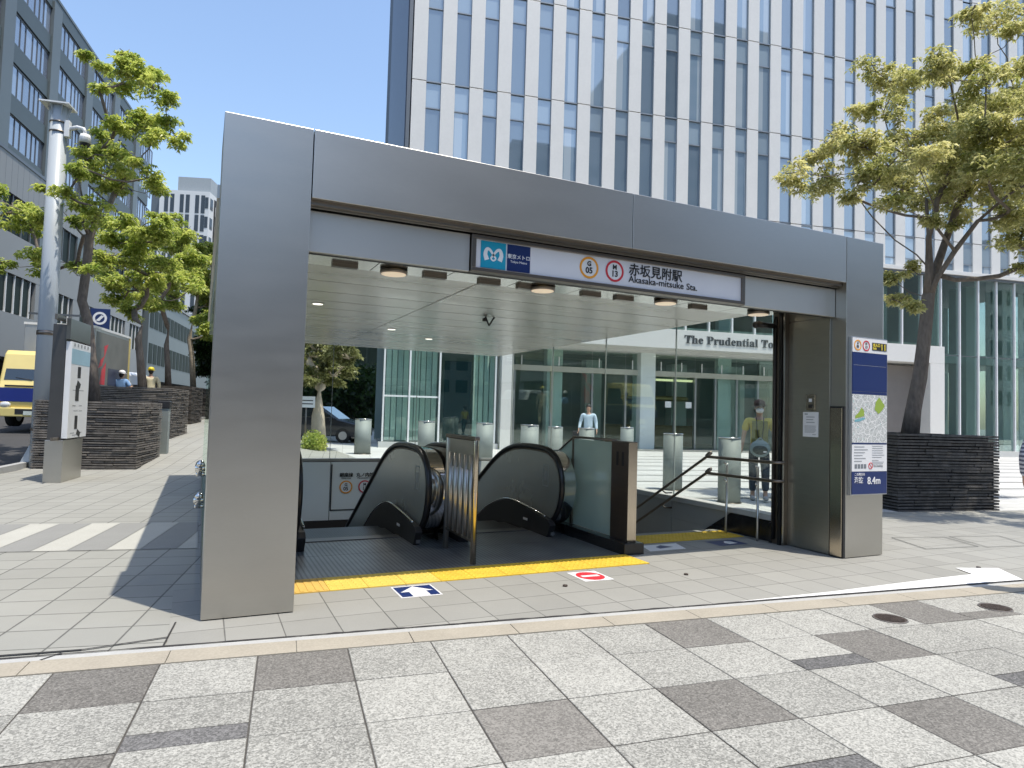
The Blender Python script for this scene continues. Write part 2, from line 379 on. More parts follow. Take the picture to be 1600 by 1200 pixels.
warm = {(0, 0), (2, 0), (7, 0), (11, 0), (9, 1), (0, 2), (4, 2), (6, 2), (8, 3), (-3, 1), (13, 2), (2, 4), (5, 5), (-4, 3)}
strip = {(1, 1): 2, (8, 1): 2, (10, 2): 2, (6, 3): 2, (12, 0): 1, (-2, 2): 2, (3, 5): 2}
b = MB(); rr = random.Random(3)
def slab(u0, u1, v0, v1, mi):
    g = .0042; z = .008+rr.uniform(-.0012, .0012); u0 += g; u1 -= g; v0 += g; v1 -= g; e = .003
    top = [F6(u0+e, v0+e, z), F6(u1-e, v0+e, z), F6(u1-e, v1-e, z), F6(u0+e, v1-e, z)]
    bot = [F6(u0, v0, z-e), F6(u1, v0, z-e), F6(u1, v1, z-e), F6(u0, v1, z-e)]
    b.add(top+bot, [(0, 1, 2, 3), (0, 4, 5, 1), (1, 5, 6, 2), (2, 6, 7, 3), (3, 7, 4, 0)], mi)
for i in range(-30, 40):
    for j in range(0, 18):
        u = U0+PU*i; v = V0-PV*j
        far = not (-5 < i < 16 and j < 6)
        if (i, j) in warm or (far and rr.random() < .16): slab(u, u+PU, v-PV, v, 1)
        elif (i, j) in strip or (far and rr.random() < .1):
            slab(u, u+PU, v-PV*.7, v, 0); slab(u, u+PU, v-PV, v-PV*.7, strip.get((i, j), 2))
        else: slab(u, u+PU, v-PV, v, 0)
b.build('foreground_pavement', [FL, FW, FD])['kind'] = 'structure'
# border blocks, gutter and worn joint
b = MB(); BEI = mat('beige_border_stone', (.36, .325, .26), .85, var=.16, vscale=3, fine=.22, fscale=70)
for i in range(-20, 30):
    u = -.10+.745*i; z = .010
    vs = [F6(u+.003, -.793, z), F6(u+.742, -.793, z), F6(u+.742, -.575, z), F6(u+.003, -.575, z)]
    vs += [p-Vector((0, 0, .02)) for p in vs]
    b.add(vs, [(0, 1, 2, 3), (0, 4, 5, 1), (1, 5, 6, 2), (2, 6, 7, 3), (3, 7, 4, 0)])
b.build('border_stones', BEI)['kind'] = 'structure'
b = MB(); b.quad(F6(-16, -.572, .0065), F6(22, -.572, .0065), F6(22, -.50, .0065), F6(-16, -.50, .0065))
b.build('gutter_strip', mat('pale_concrete', (.42, .42, .40), .8, var=.2, vscale=5, fine=.15, fscale=60))['kind'] = 'structure'
b = MB(); r2 = random.Random(5); u = -16.
prev = None
while u < 9:
    wv = r2.uniform(.012, .026) + (.016 if r2.random() < .15 else 0); o_ = r2.uniform(-.003, .003)
    a, c = F6(u, -.482+o_-wv/2, .0085), F6(u, -.482+o_+wv/2, .0085)
    if prev: b.quad(prev[0], a, c, prev[1])
    prev = (a, c); u += r2.uniform(.04, .12)
b.build('worn_gutter_joint', mat('dirty_joint', (.035, .033, .032), .95, var=.5, vscale=20))['kind'] = 'structure'
# extra joint and mortar patches at the left
b = MB()
for (ua, va, ub, vb, wd) in [(-3.5, -.40, -.62, -.425, .022), (-.62, -.425, -.16, -.30, .016), (-.16, -.47, -.16, .02, .012), (-.80, -.56, -.72, -.46, .02)]:
    p, q = F6(ua, va, .0075), F6(ub, vb, .0075); nn = Vector((-(q-p).y, (q-p).x, 0)).normalized()*wd/2
    b.quad(p-nn, q-nn, q+nn, p+nn)
b.build('open_paving_joint', MATS['dirty_joint'])['kind'] = 'structure'
# glare on the right pavement, painted as a flat white patch
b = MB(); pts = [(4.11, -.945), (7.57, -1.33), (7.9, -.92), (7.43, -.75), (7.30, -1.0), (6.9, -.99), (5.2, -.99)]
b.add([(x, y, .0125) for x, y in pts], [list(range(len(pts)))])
b.build('painted_glare', mat('glare_white', (.80, .80, .79), .6, var=.05, vscale=4))['kind'] = 'structure'
# road with kerb on the left
sheet('road', rng(-60, -6.05, 2), rng(-40, 12, 6)+rng(12, 40, 1)[1:]+rng(40, 300, 20)[1:], ASPH, dz=.012, P=lambda u, v: tuple(G(u, v))[:2])
b = MB()
vv = rng(-30, 12, 2)+rng(12, 40, 1)[1:]+rng(40, 200, 10)[1:]
for a, c in zip(vv, vv[1:]):
    for (p, q) in (((a, c), None),):
        A0 = G(-6.05, a); A1 = G(-5.9, a); C0 = G(-6.05, c-.01); C1 = G(-5.9, c-.01)
        vs = [Vector((p_.x, p_.y, height(p_.x, p_.y)-.05)) for p_ in (A0, A1, C1, C0)]
        vs += [p_+Vector((0, 0, .17)) for p_ in vs]
        b.add(vs, [(4, 5, 6, 7), (0, 1, 5, 4), (1, 2, 6, 5), (2, 3, 7, 6), (3, 0, 4, 7)])
b.build('kerb', mat('kerb_concrete', (.36, .36, .35), .85, var=.2, fine=.2, fscale=60))['kind'] = 'structure'
# covers let into the ground
IRON = mat('cast_iron', (.085, .065, .055), .6, .5, var=.5, vscale=12, fine=.5, fscale=90, bmp=.8)
def manhole(x, y, r, label):
    t = thing('manhole_cover', label, 'manhole cover', (x, y, .008), group='round iron covers in the granite pavement')
    b = MB(); n = 36
    b.cyl(0, 0, 0, .005, r*.93, n=n)
    for q in range(-5, 6):
        for p in range(-5, 6):
            if (q*q+p*p)*.0144 < .9*.44: b.box(q*r*.15-.007, q*r*.15+.007, p*r*.15-.007, p*r*.15+.007, .005, .009)
    b.build('lid', IRON, t)
    b = MB(); b.tube([(math.cos(i/36*6.2832)*r*.97, math.sin(i/36*6.2832)*r*.97, .003) for i in range(37)], .006, 5)
    b.build('rim', mat('iron_rim', (.16, .15, .14), .6, .4, var=.3), t)
manhole(4.955, -1.735, .125, 'round brown iron cover in full sun between pale granite slabs')
manhole(6.155, -1.845, .125, 'round brown iron cover beside the dark shadow at the far right of the pavement')
for k, pts in enumerate([[(8.51, .75), (8.18, .06), (9.08, -.05), (9.34, .55)], [(9.44, .55), (9.15, -.11), (9.9, -.24), (10.28, .37)]]):
    b = MB(); c = sum((Vector((x, y)) for x, y in pts), Vector((0, 0)))/4
    for i in range(4):
        a, d = Vector(pts[i]), Vector(pts[(i+1) % 4]); ai = a+(c-a)*.035; di = d+(c-d)*.035
        b.quad((*a, .0125), (*d, .0125), (*di, .0125), (*ai, .0125))
    o = b.build('paved_access_cover', mat('cover_frame', (.07, .07, .07), .7, .4, var=.3))
    tag(o, ['dark metal frame of the paved access hatch nearer to the entrance pillar', 'dark metal frame of the paved access hatch farther to the right'][k], 'access hatch', 'paved access hatches')
# small drain studs
for k, (px, py) in enumerate([(883, 917), (1072, 899), (1529, 888)]):
    p = CAMP + (at(px, py, 1)-CAMP)*(CAMP.z/(CAMP.z-at(px, py, 1).z))
    b = MB(); b.cyl(0, 0, 0, .012, .022, n=12); o = b.build('floor_stud', IRON, loc=(p.x, p.y, .006))
    tag(o, ['tiny metal stud in the grey paving between the arrow sticker and the no entry sticker', 'tiny metal stud in the grey paving in front of the glass partition post', 'tiny dark stud beside the white glare at right'][k], 'floor stud', 'small studs in the paving')
# tactile yellow paving
YELT = YEL
def tactile(x0, x1, y0, y1, label, n, mixed=False):
    t = thing('tactile_paving', label, 'tactile paving', (x0, y0, .0045), group='yellow tactile paving strips')
    wd = (x1-x0)/n
    for i in range(n):
        dm = YEL if not mixed or i > 3 else mat('yellow_resin_pale' if i else 'yellow_resin_worn', (.70, .50, .09) if i else (.64, .42, .10), .7, var=.2, vscale=5, fine=.1)
        b = MB(); a = i*wd
        b.box(a+.002, a+wd-.002, 0, y1-y0, 0, .009)
        m = 9
        if mixed and i == 0:
            for q in range(5): b.box(a+.03+q*wd/5.2, a+.03+q*wd/5.2+.03, .015, y1-y0-.015, .009, .013)
        else:
            for q in range(6):
                for p in range(6):
                    x = a+wd*(q+.5)/6; y = (y1-y0)*(p+.5)/6; r = .013
                    b.add([(x-r, y-r, .009), (x+r, y-r, .009), (x+r, y+r, .009), (x-r, y+r, .009), (x-r*.6, y-r*.6, .0135), (x+r*.6, y-r*.6, .0135), (x+r*.6, y+r*.6, .0135), (x-r*.6, y+r*.6, .0135)],
                          [(4, 5, 6, 7), (0, 1, 5, 4), (1, 2, 6, 5), (2, 3, 7, 6), (3, 0, 4, 7)])
        b.build('tactile_tile', dm, t)
tactile(.66, 4.30, .50, .945, 'long strip of yellow tactile tiles in front of the escalators', 11, True)
tactile(4.86, 6.52, 1.42, 1.86, 'short strip of yellow tactile tiles at the top of the stairs', 5)
# floor stickers
def sticker(name, label, P, build):
    t = thing(name, label, 'floor sticker', (P[0][0], P[0][1], .0055))
    o0 = Vector((*P[0], 0)); ex = Vector((*P[1], 0))-o0; ey = Vector((*P[3], 0))-o0
    Q = lambda a, c, z: ex*a+ey*c+Vector((0, 0, z))
    build(t, Q)
def arrow(t, Q):
    b = MB(); b.quad(Q(0, 0, 0), Q(1, 0, 0), Q(1, 1, 0), Q(0, 1, 0)); b.build('sticker_sheet', WHITEV, t)
    b = MB(); b.quad(Q(.04, .06, .001), Q(.96, .06, .001), Q(.96, .94, .001), Q(.04, .94, .001)); b.build('navy_ground', NAVY, t)
    b = MB(); b.add([Q(x, y, .002) for x, y in [(.3, .06), (.72, .06), (.72, .45), (.9, .45), (.51, .9), (.1, .45), (.3, .45)]], [range(7)]); b.build('arrow', WHITEV, t)
sticker('arrow_sticker', 'navy floor sticker with a white arrow pointing into the left escalator', [(1.50, .10), (1.86, .10), (1.87, .455), (1.50, .455)], arrow)
def noent(t, Q):
    b = MB(); b.quad(Q(0, 0, 0), Q(1, 0, 0), Q(1, 1, 0), Q(0, 1, 0)); b.build('sticker_sheet', WHITEV, t)
    b = MB(); b.add([Q(.5+.43*math.cos(i*math.pi/18), .5+.43*math.sin(i*math.pi/18), .001) for i in range(36)], [range(36)]); b.build('red_disc', RED, t)
    b = MB(); b.quad(Q(.2, .42, .002), Q(.8, .42, .002), Q(.8, .58, .002), Q(.2, .58, .002)); b.build('white_bar', WHITEV, t)
sticker('no_entry_sticker', 'white floor sticker with a red no entry disc before the right escalator', [(3.25, .075), (3.56, .06), (3.58, .42), (3.25, .43)], noent)
def stairst(t, Q):
    b = MB(); b.quad(Q(0, 0, 0), Q(1, 0, 0), Q(1, 1, 0), Q(0, 1, 0)); b.build('sticker_sheet', WHITEV, t)
    b = MB(); b.add([Q(x, y, .001) for x, y in [(.35, .3), (.75, .42), (.5, .85), (.3, .6)]], [range(4)]); b.build('arrow', NAVY, t)
sticker('stair_sticker', 'white floor sticker with small dark arrow at stair head beside the partition base', [(4.70, 1.02), (5.22, 1.02), (5.22, 1.33), (4.80, 1.33)], stairst)
def darkst(t, Q):
    b = MB(); b.quad(Q(0, 0, 0), Q(1, 0, 0), Q(1, 1, 0), Q(0, 1, 0)); b.build('sticker_sheet', NAVY, t)
    b = MB(); b.add([Q(x, y, .001) for x, y in [(.45, .2), (.8, .3), (.75, .7), (.6, .85), (.42, .5)]], [range(5)]); b.build('arrow', WHITEV, t)
sticker('dark_stair_sticker', 'dark floor sticker with a white mark near the stair handrail posts', [(5.75, 1.02), (6.2, 1.02), (6.2, 1.3), (5.75, 1.3)], darkst)
# ================================================================== SUBWAY ENTRANCE
W_, H_, LW, HB, DP = 7.287, 3.717, .64, 3.176, .83
E_ = thing('subway_entrance', 'brushed steel portal over the station escalators and stairs with glass walls', 'subway entrance', (0, 0, 0))
def cladding(name, x0, x1, y0, y1, z0, z1, m=None):
    return box(name, m or STEEL, E_, x0, x1, y0, y1, z0, z1, bevel=.004)
cladding('left_pillar', 0, LW-.004, 0, DP, .012, H_)
cladding('right_pillar', W_-LW+.004, W_, 0, DP, .012, H_)
cladding('beam_panel', LW+.004, W_/2-.004, 0, DP, HB, H_, STEELH)
cladding('beam_panel', W_/2+.004, W_-LW-.004, 0, DP, HB, H_, STEELH)
for q in ((.02, LW-.03, .02, DP-.02, 0, .012), (W_-LW+.03, W_-.02, .02, DP-.02, 0, .012), (LW-.01, W_-LW+.01, .03, DP-.03, HB+.03, H_-.03)): box('shadow_gap', BLACKM, E_, *q)
# soffit trims under the beam
b = MB(); b.box(LW, W_-LW, .055, .10, HB-.035, HB-.001); b.build('soffit_trim', STEELD, E_)
b = MB(); b.box(LW, W_-LW, .112, .128, HB-.045, HB-.001); b.build('soffit_bead', STEELH, E_)
# fascia with the sign gap
FAS = mat('fascia_steel', (.66, .645, .60), .42, .85, var=.05, vscale=1.2, rvar=.1)
box('fascia_panel', FAS, E_, LW+.002, 2.02, .15, .20, 2.79, 3.12, bevel=.003)
box('fascia_panel', FAS, E_, 5.225, W_-LW-.002, .15, .20, 2.79, 3.12, bevel=.003)
box('fascia_backing', BLACKM, E_, LW+.002, W_-LW-.002, .205, .30, 2.80, HB-.002)
# front soffit of reflective plates behind the fascia
b = MB(); MIR = mat('soffit_plate', (.42, .42, .39), .18, 1, var=.15, vscale=1.5)
for i, x in enumerate(rng(LW+.01, W_-LW-.01, .75)[:-1]):
    b.box(x+.004, x+.742, .31, 1.28, 2.93, 2.95)
b.build('soffit_plate', MIR, E_)
b = MB()
for x in (1.0, 1.9, 2.5, 2.95, 3.75, 4.2, 5.3): box('soffit_reflection', STEELD, E_, x, x+.24, 1.08, 1.16, 2.895, 2.93)  # blocks modelled in place of reflections along the soffit
# ceiling boards
CEI = mat('ceiling_board', (.43, .42, .375), .24, .3, var=.07, vscale=.8, fine=.03, stretch=(.3, 3, 1), rvar=.2)
b = MB(); yy = [1.30, 2.30, 3.0]+[3.0+.69*k for k in range(1, 11)]
for a, c in zip(yy, yy[1:]):
    b.box(.70, 2.635, a+.010, c-.010, 2.97, 3.0); b.box(2.648, 6.62, a+.010, c-.010, 2.97, 3.0)
b.build('ceiling_board', CEI, E_)
box('roof_slab', mat('roof_membrane', (.35, .35, .34), .8), E_, .02, 6.70, DP, 9.98, 3.02, 3.30)
box('roof_edge', STEELH, E_, -.02, 6.72, DP+.002, 10.0, 3.30, 3.42, bevel=.004)
box('ceiling_void', BLACKM, E_, .70, 6.62, 1.30, 9.85, 3.003, 3.015)
for a in ((2.6415, 1.55, 2.22), (2.6415, 2.33, 2.95), (2.6415, 5.1, 5.7)):
    box('ceiling_light_slot', WHITEP, E_, a[0]-.0055, a[0]+.0055, a[1], a[2], 2.964, 2.985)
# right inner wall: steel cladding, shutter column
INW = mat('inner_wall_steel', (.38, .37, .32), .33, .9, var=.08, fine=.04, fscale=14, stretch=(1, 1, 16), rvar=.1)
box('inner_wall_panel', INW, E_, W_-LW-.024, W_-LW+.002, .20, .80, .015, 2.785, bevel=.003)
box('inner_wall_head', INW, E_, W_-LW-.020, W_-LW+.002, .205, .80, 2.80, 2.93)
box('inner_wall_panel', INW, E_, LW-.002, LW+.02, .20, .80, .015, 2.785, bevel=.003)
c_ = box('hatch_cover', BRASSY, E_, W_-LW-.045, W_-LW-.026, .015, .17, .02, 1.72, bevel=.004)
box('hatch_gap', BLACKM, E_, W_-LW-.030, W_-LW+.003, .003, .185, .015, 1.74)
box('shutter_column', STEELD, E_, 6.555, 6.70, .80, 1.0, .0, 2.93, bevel=.004)
box('shutter_column', STEELD, E_, .59, .74, .80, 1.0, .0, 2.93, bevel=.004)
b = MB(); b.box(6.53, 6.56, .83, .875, .0, 2.93); b.build('shutter_guide', BLACK, E_)
b = MB(); b.box(6.536, 6.558, .80, .806, .02, 2.93); b.build('guide_trim', CHROME, E_)
# glass walls with stone ledges
def pane(name, x0, x1, y0, y1, z0, z1, m=CLEAR): return box(name, m, E_, x0, x1, y0, y1, z0, z1)
ywin = [1.0, 3.05, 5.05, 7.08, 9.1, 9.88]
for a, c in zip(ywin, ywin[1:]):
    pane('side_pane', 6.66, 6.672, a+.006, c-.006, .36, 3.02)
    pane('side_pane', .008, .020, a+.006, c-.006, .12, 3.30)
xw = [.66, 2.585, 4.55, 6.65]
for a, c in zip(xw, xw[1:]): pane('rear_pane', a+.006, c-.006, 9.9, 9.912, .43, 3.02)
SIL_ = mat('silicone', (.35, .38, .37), .5)
for y in ywin[1:-1]: box('glazing_joint', SIL_, E_, 6.655, 6.677, y-.005, y+.005, .36, 3.02)
for x in xw[1:-1]: box('glazing_joint', SIL_, E_, x-.005, x+.005, 9.895, 9.917, .43, 3.02)
LED = mat('ledge_stone', (.55, .56, .54), .35, var=.08, fine=.06, fscale=50)
box('side_ledge', LED, E_, 6.60, 6.80, 1.0, 9.9, .27, .345, bevel=.006)
box('rear_ledge', mat('ledge_steel', (.42, .41, .38), .4, .6), E_, .66, 6.80, 9.86, 10.0, .36, .425, bevel=.006)
box('side_upstand', STEELD, E_, 6.70, 6.80, 1.0, 9.9, 0.0, .268)
box('rear_upstand', STEELD, E_, .66, 6.80, 9.94, 10.0, 0., .355)
box('side_upstand', STEELD, E_, 0, .06, DP+.01, 9.9, 0.0, .10)
# black stone skirt beside the stair head, and wall panels down the stairs
b = MB(); b.prism([(1.0, 0.0), (1.0, .268), (1.75, .268), (3.2, -.60), (3.2, -1.1), (2.02, 0.0)], 'x', 6.60, 6.69); b.build('stone_skirt', GRANB, E_)
b = MB(); b.prism([(.98, 0.0), (.98, .26), (1.02, .26), (1.02, 0.0)], 'x', 6.54, 6.69); b.build('skirt_return', GRANB, E_)
PANW = mat('satin_wall_panel', (.80, .84, .82), .35, .0, var=.06, vscale=.7, rvar=.1)
b = MB()
for a, c in ((1.76, 3.05), (3.05, 5.05), (5.05, 7.08), (7.08, 9.86)): b.box(6.635, 6.655, a+.006, c-.006, -4.8, .266)
b.build('stair_wall_panel', mat('grey_wall_panel', (.40, .41, .40), .4, .1, var=.06), E_)
b = MB()
for a, c in zip([.66, 2.60, 4.55, 6.63], [2.60, 4.55, 6.63]): b.box(a+.008, c-.008, 9.80, 9.83, -.93, .35)
b.build('rear_wall_panel', PANW, E_, bevel=.003)
box('rear_wall_base', mat('dark_brown_base', (.035, .03, .026), .6), E_, .66, 6.63, 9.78, 9.82, -4.8, -.94)
b = MB(); b.box(.62, .66, 2.0, 9.9, -4.8, .0); b.box(6.66, 6.70, 1.0, 9.9, -4.8, .265); b.box(.6, 6.7, 9.84, 9.9, -4.8, .35); b.box(4.40, 4.46, 2.8, 9.8, -4.8, -.02)
b.build('pit_wall', mat('pit_concrete', (.10, .10, .10), .8), E_)
box('pit_floor', mat('pit_floor', (.08, .08, .08), .6), E_, .6, 6.7, 2.0, 9.9, -4.9, -4.8)
# rear framed panel carrying the line emblems
b = MB(); 
for (x0, x1, z0, z1) in ((2.61, 2.635, -.70, .30), (2.61, 4.5, -.72, -.70)): b.box(x0, x1, 9.785, 9.802, z0, z1)
b.build('panel_frame', BLACKM, E_)
def emblem(cx, cz, y, r, col, l1, l2, parent, sz=1.0):
    b = MB(); b.ring(cx, cz, r*.80, r, y-.003, y, 32); b.build('line_ring', col, parent)
    b = MB(); n = 28; b.add([(cx+math.cos(2*math.pi*i/n)*r*.81, y-.001, cz+math.sin(2*math.pi*i/n)*r*.81) for i in range(n)], [list(range(n))]); b.build('ring_ground', WHITEV, parent)
    text('line_letter', l1, r*.60, (cx, y-.002, cz+r*.17), INK, parent, align='CENTER', bold=.0026*sz)
    text('line_number', l2, r*.76, (cx, y-.002, cz-r*.50), INK, parent, align='CENTER', bold=.0026*sz)
LM = thing('line_marking', 'G05 and M13 line circles marked on the rear wall panel behind the left escalator', 'wall marking', (2.948, 9.79, -.205))
emblem(0, 0, 0, .145, ORANGE, 'G', '05', LM); emblem(.42, 0, 0, .145, RED, 'M', '13', LM)
text('line_name', '銀座線', .10, (0, -.002, .235), INK, LM, align='CENTER', bold=.002); text('line_name', '丸ノ内線', .10, (.42, -.002, .235), INK, LM, align='CENTER', bold=.002)
text('line_name', 'Ginza Line', .05, (0, -.002, .185), INK, LM, align='CENTER'); text('line_name', 'Marunouchi Line', .05, (.42, -.002, .185), INK, LM, align='CENTER')
# ribbed landing plate
def ribmat(name, c, s, axis=0):
    m, nt, b = new_mat(name); tc = N(nt, 'ShaderNodeTexCoord'); sp = N(nt, 'ShaderNodeSeparateXYZ'); L(nt, tc.outputs['Object'], sp.inputs[0])
    fr = mth(nt, 'FRACT', mth(nt, 'DIVIDE', sp.outputs[axis], s)); k = mth(nt, 'LESS_THAN', mth(nt, 'ABSOLUTE', mth(nt, 'SUBTRACT', fr, .5)), .2)
    f = mth(nt, 'MULTIPLY_ADD', k, -.42, 1.0); f = mth(nt, 'MULTIPLY', f, mth(nt, 'MULTIPLY_ADD', noise(nt, tc.outputs['Object'], 2.5, 4), .8, .6))
    cc = N(nt, 'ShaderNodeVectorMath', operation='SCALE'); cc.inputs[0].default_value = c; L(nt, f, cc.inputs['Scale'])
    L(nt, cc.outputs[0], b.inputs['Base Color']); b.inputs['Metallic'].default_value = .55; b.inputs['Roughness'].default_value = .38
    bump(nt, k, .6, .004, b); MATS[name] = m; return m
RIB = ribmat('ribbed_plate', (.27, .28, .285), .045)
def landing(x0, x1):
    b = MB(); b.box(x0+.003, x1-.003, .952, 1.86, .004, .012); b.box(x0+.003, x1-.003, 1.867, 2.78, .004, .012); return b
landing(.66, 2.52).build('landing_plate', RIB, E_); landing(2.52, 4.24).build('landing_plate', RIB, E_)
# stairs
b = MB(); n = 15; run, rise = .30, .18
STP = mat('stair_stone', (.22, .22, .215), .6, var=.1, fine=.15, fscale=60)
for k in range(n): b.box(4.52, 6.63, 2.02+run*k, 2.02+run*(k+1), -4.8, -rise*(k+1))
b.build('stair_flight', STP, E_)
b = MB()
for k in range(n): b.box(4.53, 6.60, 2.03+run*k, 2.07+run*k, -rise*(k+1), -rise*(k+1)+.005)
b.build('stair_nosing', mat('nosing', (.5, .38, .05), .6), E_)
# chrome glass clamps on the left outside
for z in (.57, .88):
    b = MB(); b.ball((-.045, 0, .035), .042, .05, .042); b.tube([(-.09, 0, 0), (.0, 0, 0)], .034, 14); b.tube([(-.05, 0, -.07), (-.05, 0, .05)], .03, 12); b.tube([(-.08, .0, -.06), (.0, 0, -.06)], .022, 12)
    b.build('glass_clamp', CHROME, E_, loc=(.0, 1.9, z+.05))
# ------------------------------------------------------------------ lamps and fittings under the roof
LAMPD = emis('lamp_opal', (.85, .70, .52), .32)
L0 = thing('ceiling_lamp', 'large round ceiling lamp with warm opal disc nearest to the left pillar', 'ceiling lamp', (1.60, 1.12, 2.925), group='round ceiling lamps behind the fascia')
b = MB(); b.cyl(0, 0, -.035, .0, .135, n=32); b.build('lamp_rim', STEELD, L0)
b = MB(); b.cyl(0, 0, -.04, -.036, .122, n=32); b.build('lamp_disc', LAMPD, L0)
for x, y, lb in ((3.24, 1.08, 'large round ceiling lamp seen between the logo and the line circles of the sign'), (4.82, .98, 'large round ceiling lamp under the station name'), (6.28, .98, 'large round ceiling lamp nearest to the right pillar')):
    copy_tree(L0, lb, (x, y, 2.925))
DLT = emis('downlight_glow', (1.0, .96, .85), .9)
D0 = thing('downlight', 'small round downlight at the left in the ceiling boards', 'downlight', (1.31, 3.98, 2.968), group='small recessed downlights')
b = MB(); b.cyl(0, 0, -.008, 0, .085, n=20); b.build('lamp_rim', CHROME, D0); b = MB(); b.cyl(0, 0, -.011, -.009, .068, n=20); b.build('lamp_disc', DLT, D0)
copy_tree(D0, 'small round downlight in the middle depth of the ceiling', (2.9, 6.12, 2.968)); copy_tree(D0, 'small round downlight farthest back in the ceiling', (3.92, 7.16, 2.968))
t = thing('ceiling_sensor', 'small black forked bracket hanging from the ceiling boards', 'ceiling sensor', (3.71, 3.75, 2.97))
b = MB(); b.tube([(-.02, 0, 0), (.04, 0, -.13)], .012); b.tube([(.04, 0, -.13), (.12, 0, 0)], .012); b.build('bracket', BLACKM, t)
b = MB(); b.box(-.055, -.005, -.03, .03, -.07, -.02); b.build('sensor_head', BLACKM, t, bevel=.005)
t = thing('black_wall_camera', 'black camera arm at the top of the right shutter column', 'security camera', (6.56, .95, 2.76))
b = MB(); b.tube([(0, 0, .12), (-.01, .0, .03), (-.02, .02, -.02)], [.03, .035, .03]); b.tube([(-.02, 0, .0), (-.18, .06, .01), (-.23, .09, .02)], [.03, .04, .045]); b.build('camera_arm', BLACK, t)
b = MB(); b.ball((-.25, .10, .01), .045); b.build('lens_dome', BLACK, t)
b = MB(); b.tube([(-.02, .0, 0), (-.015, .0, -.3), (-.02, .0, -2.7)], [.03, .022, .018]); b.build('cable_duct', BLACK, t)
for dx_, dy_ in ((1.31, 3.98), (2.9, 6.12), (3.92, 7.16)):
    lt = bpy.data.objects.new('downlight_beam', bpy.data.lights.new('downlight_beam', 'SPOT')); COL.objects.link(lt)
    lt.data.energy = 40; lt.data.spot_size = R(130); lt.data.spot_blend = .6; lt.data.shadow_soft_size = .06; lt.data.color = (1, .93, .82); lt.location = Vector((dx_, dy_, 2.95))*S
# ------------------------------------------------------------------ station sign
SG = thing('station_sign', 'long white station name sign with metro logo, line circles and Japanese name', 'station sign', (2.028, .15, 2.795))
SW, SH = 3.18, .325
b = MB(); f_ = .042
b.box(0, SW, -.035, .06, 0, f_*.8); b.box(0, SW, -.035, .06, SH-f_*.8, SH); b.box(0, f_, -.035, .06, f_*.8, SH-f_*.8); b.box(SW-f_, SW, -.035, .06, f_*.8, SH-f_*.8)
b.build('sign_frame', STEELD, SG, bevel=.003)
m, nt, bb = new_mat('sign_face'); bb.inputs['Base Color'].default_value = (.80, .80, .82, 1); bb.inputs['Roughness'].default_value = .25
tc = N(nt, 'ShaderNodeTexCoord'); L(nt, ramp(nt, noise(nt, tc.outputs['Object'], 3, 3), [(0, (.74, .74, .78)), (1, (.82, .82, .84))]), bb.inputs['Base Color']); MATS['sign_face'] = m
box('sign_face', m, SG, f_, SW-f_, -.012, .05, f_*.8, SH-f_*.8)
y = -.0135
box('logo_teal_square', TEAL, SG, .092, .336, y-.003, y, .042, .282); box('logo_navy_square', NAVY, SG, .350, .582, y-.003, y, .042, .282)
LOGW = mat('logo_white', (.85, .85, .85), .4, var=.02)
def ribbon(pts, wd, y0):           # closed-ish flat ribbon in the xz plane
    b = MB(); n = len(pts); L_ = []; R_ = []
    for i, (x, z) in enumerate(pts):
        a = pts[max(i-1, 0)]; c = pts[min(i+1, n-1)]; t = Vector((c[0]-a[0], c[1]-a[1])).normalized()
        L_.append((x-t.y*wd(i/(n-1)), y0, z+t.x*wd(i/(n-1)))); R_.append((x+t.y*wd(i/(n-1)), y0, z-t.x*wd(i/(n-1))))
    b.add(L_+R_, [(i, n+i, n+i+1, i+1) for i in range(n-1)]); return b
cx, cz = .214, .165
def cat(pts, k=8):
    out = []; P = [pts[0]]+pts+[pts[-1]]
    for i in range(1, len(P)-2):
        for j in range(k):
            t = j/k; p0, p1, p2, p3 = P[i-1], P[i], P[i+1], P[i+2]
            out.append(tuple(.5*((2*p1[q])+(-p0[q]+p2[q])*t+(2*p0[q]-5*p1[q]+4*p2[q]-p3[q])*t*t+(-p0[q]+3*p1[q]-3*p2[q]+p3[q])*t**3) for q in range(len(p1))))
    out.append(pts[-1]); return out
hm = [(-.062, -.050), (-.078, .0), (-.064, .045), (-.035, .042), (0, -.002), (.022, -.032), (0, -.052), (-.022, -.032), (0, -.002), (.035, .042), (.064, .045), (.078, .0), (.062, -.050)]
ribbon([(cx+x, cz+z) for x, z in cat(hm)], lambda t: .007+.016*abs(2*t-1)**1.6, y-.0045).build('logo_heart_line', LOGW, SG)
text('logo_words', '東京メトロ', .046, (.466, y-.004, .158), LOGW, SG, align='CENTER', bold=.0004); text('logo_words', 'Tokyo Metro', .031, (.466, y-.004, .118), LOGW, SG, align='CENTER')
emblem(3.244-2.028, .172, y, .105, ORANGE, 'G', '05', SG); emblem(3.536-2.028, .172, y, .105, RED, 'M', '13', SG)
text('station_name', '赤坂見附駅', .128, (3.70-2.028, y-.003, .165), INK, SG, bold=.0018, sx=1.04); rn = text('romanised_name', 'Akasaka-mitsuke', .093, (3.70-2.028, y-.003, .085), INK, SG, bold=.0006, sx=1.09)
text('romanised_name', 'Sta.', .093, (3.70-2.028+max(v_.co.x for v_ in rn.data.vertices)*1.09+.035, y-.003, .085), INK, SG, bold=.0006, sx=1.09)
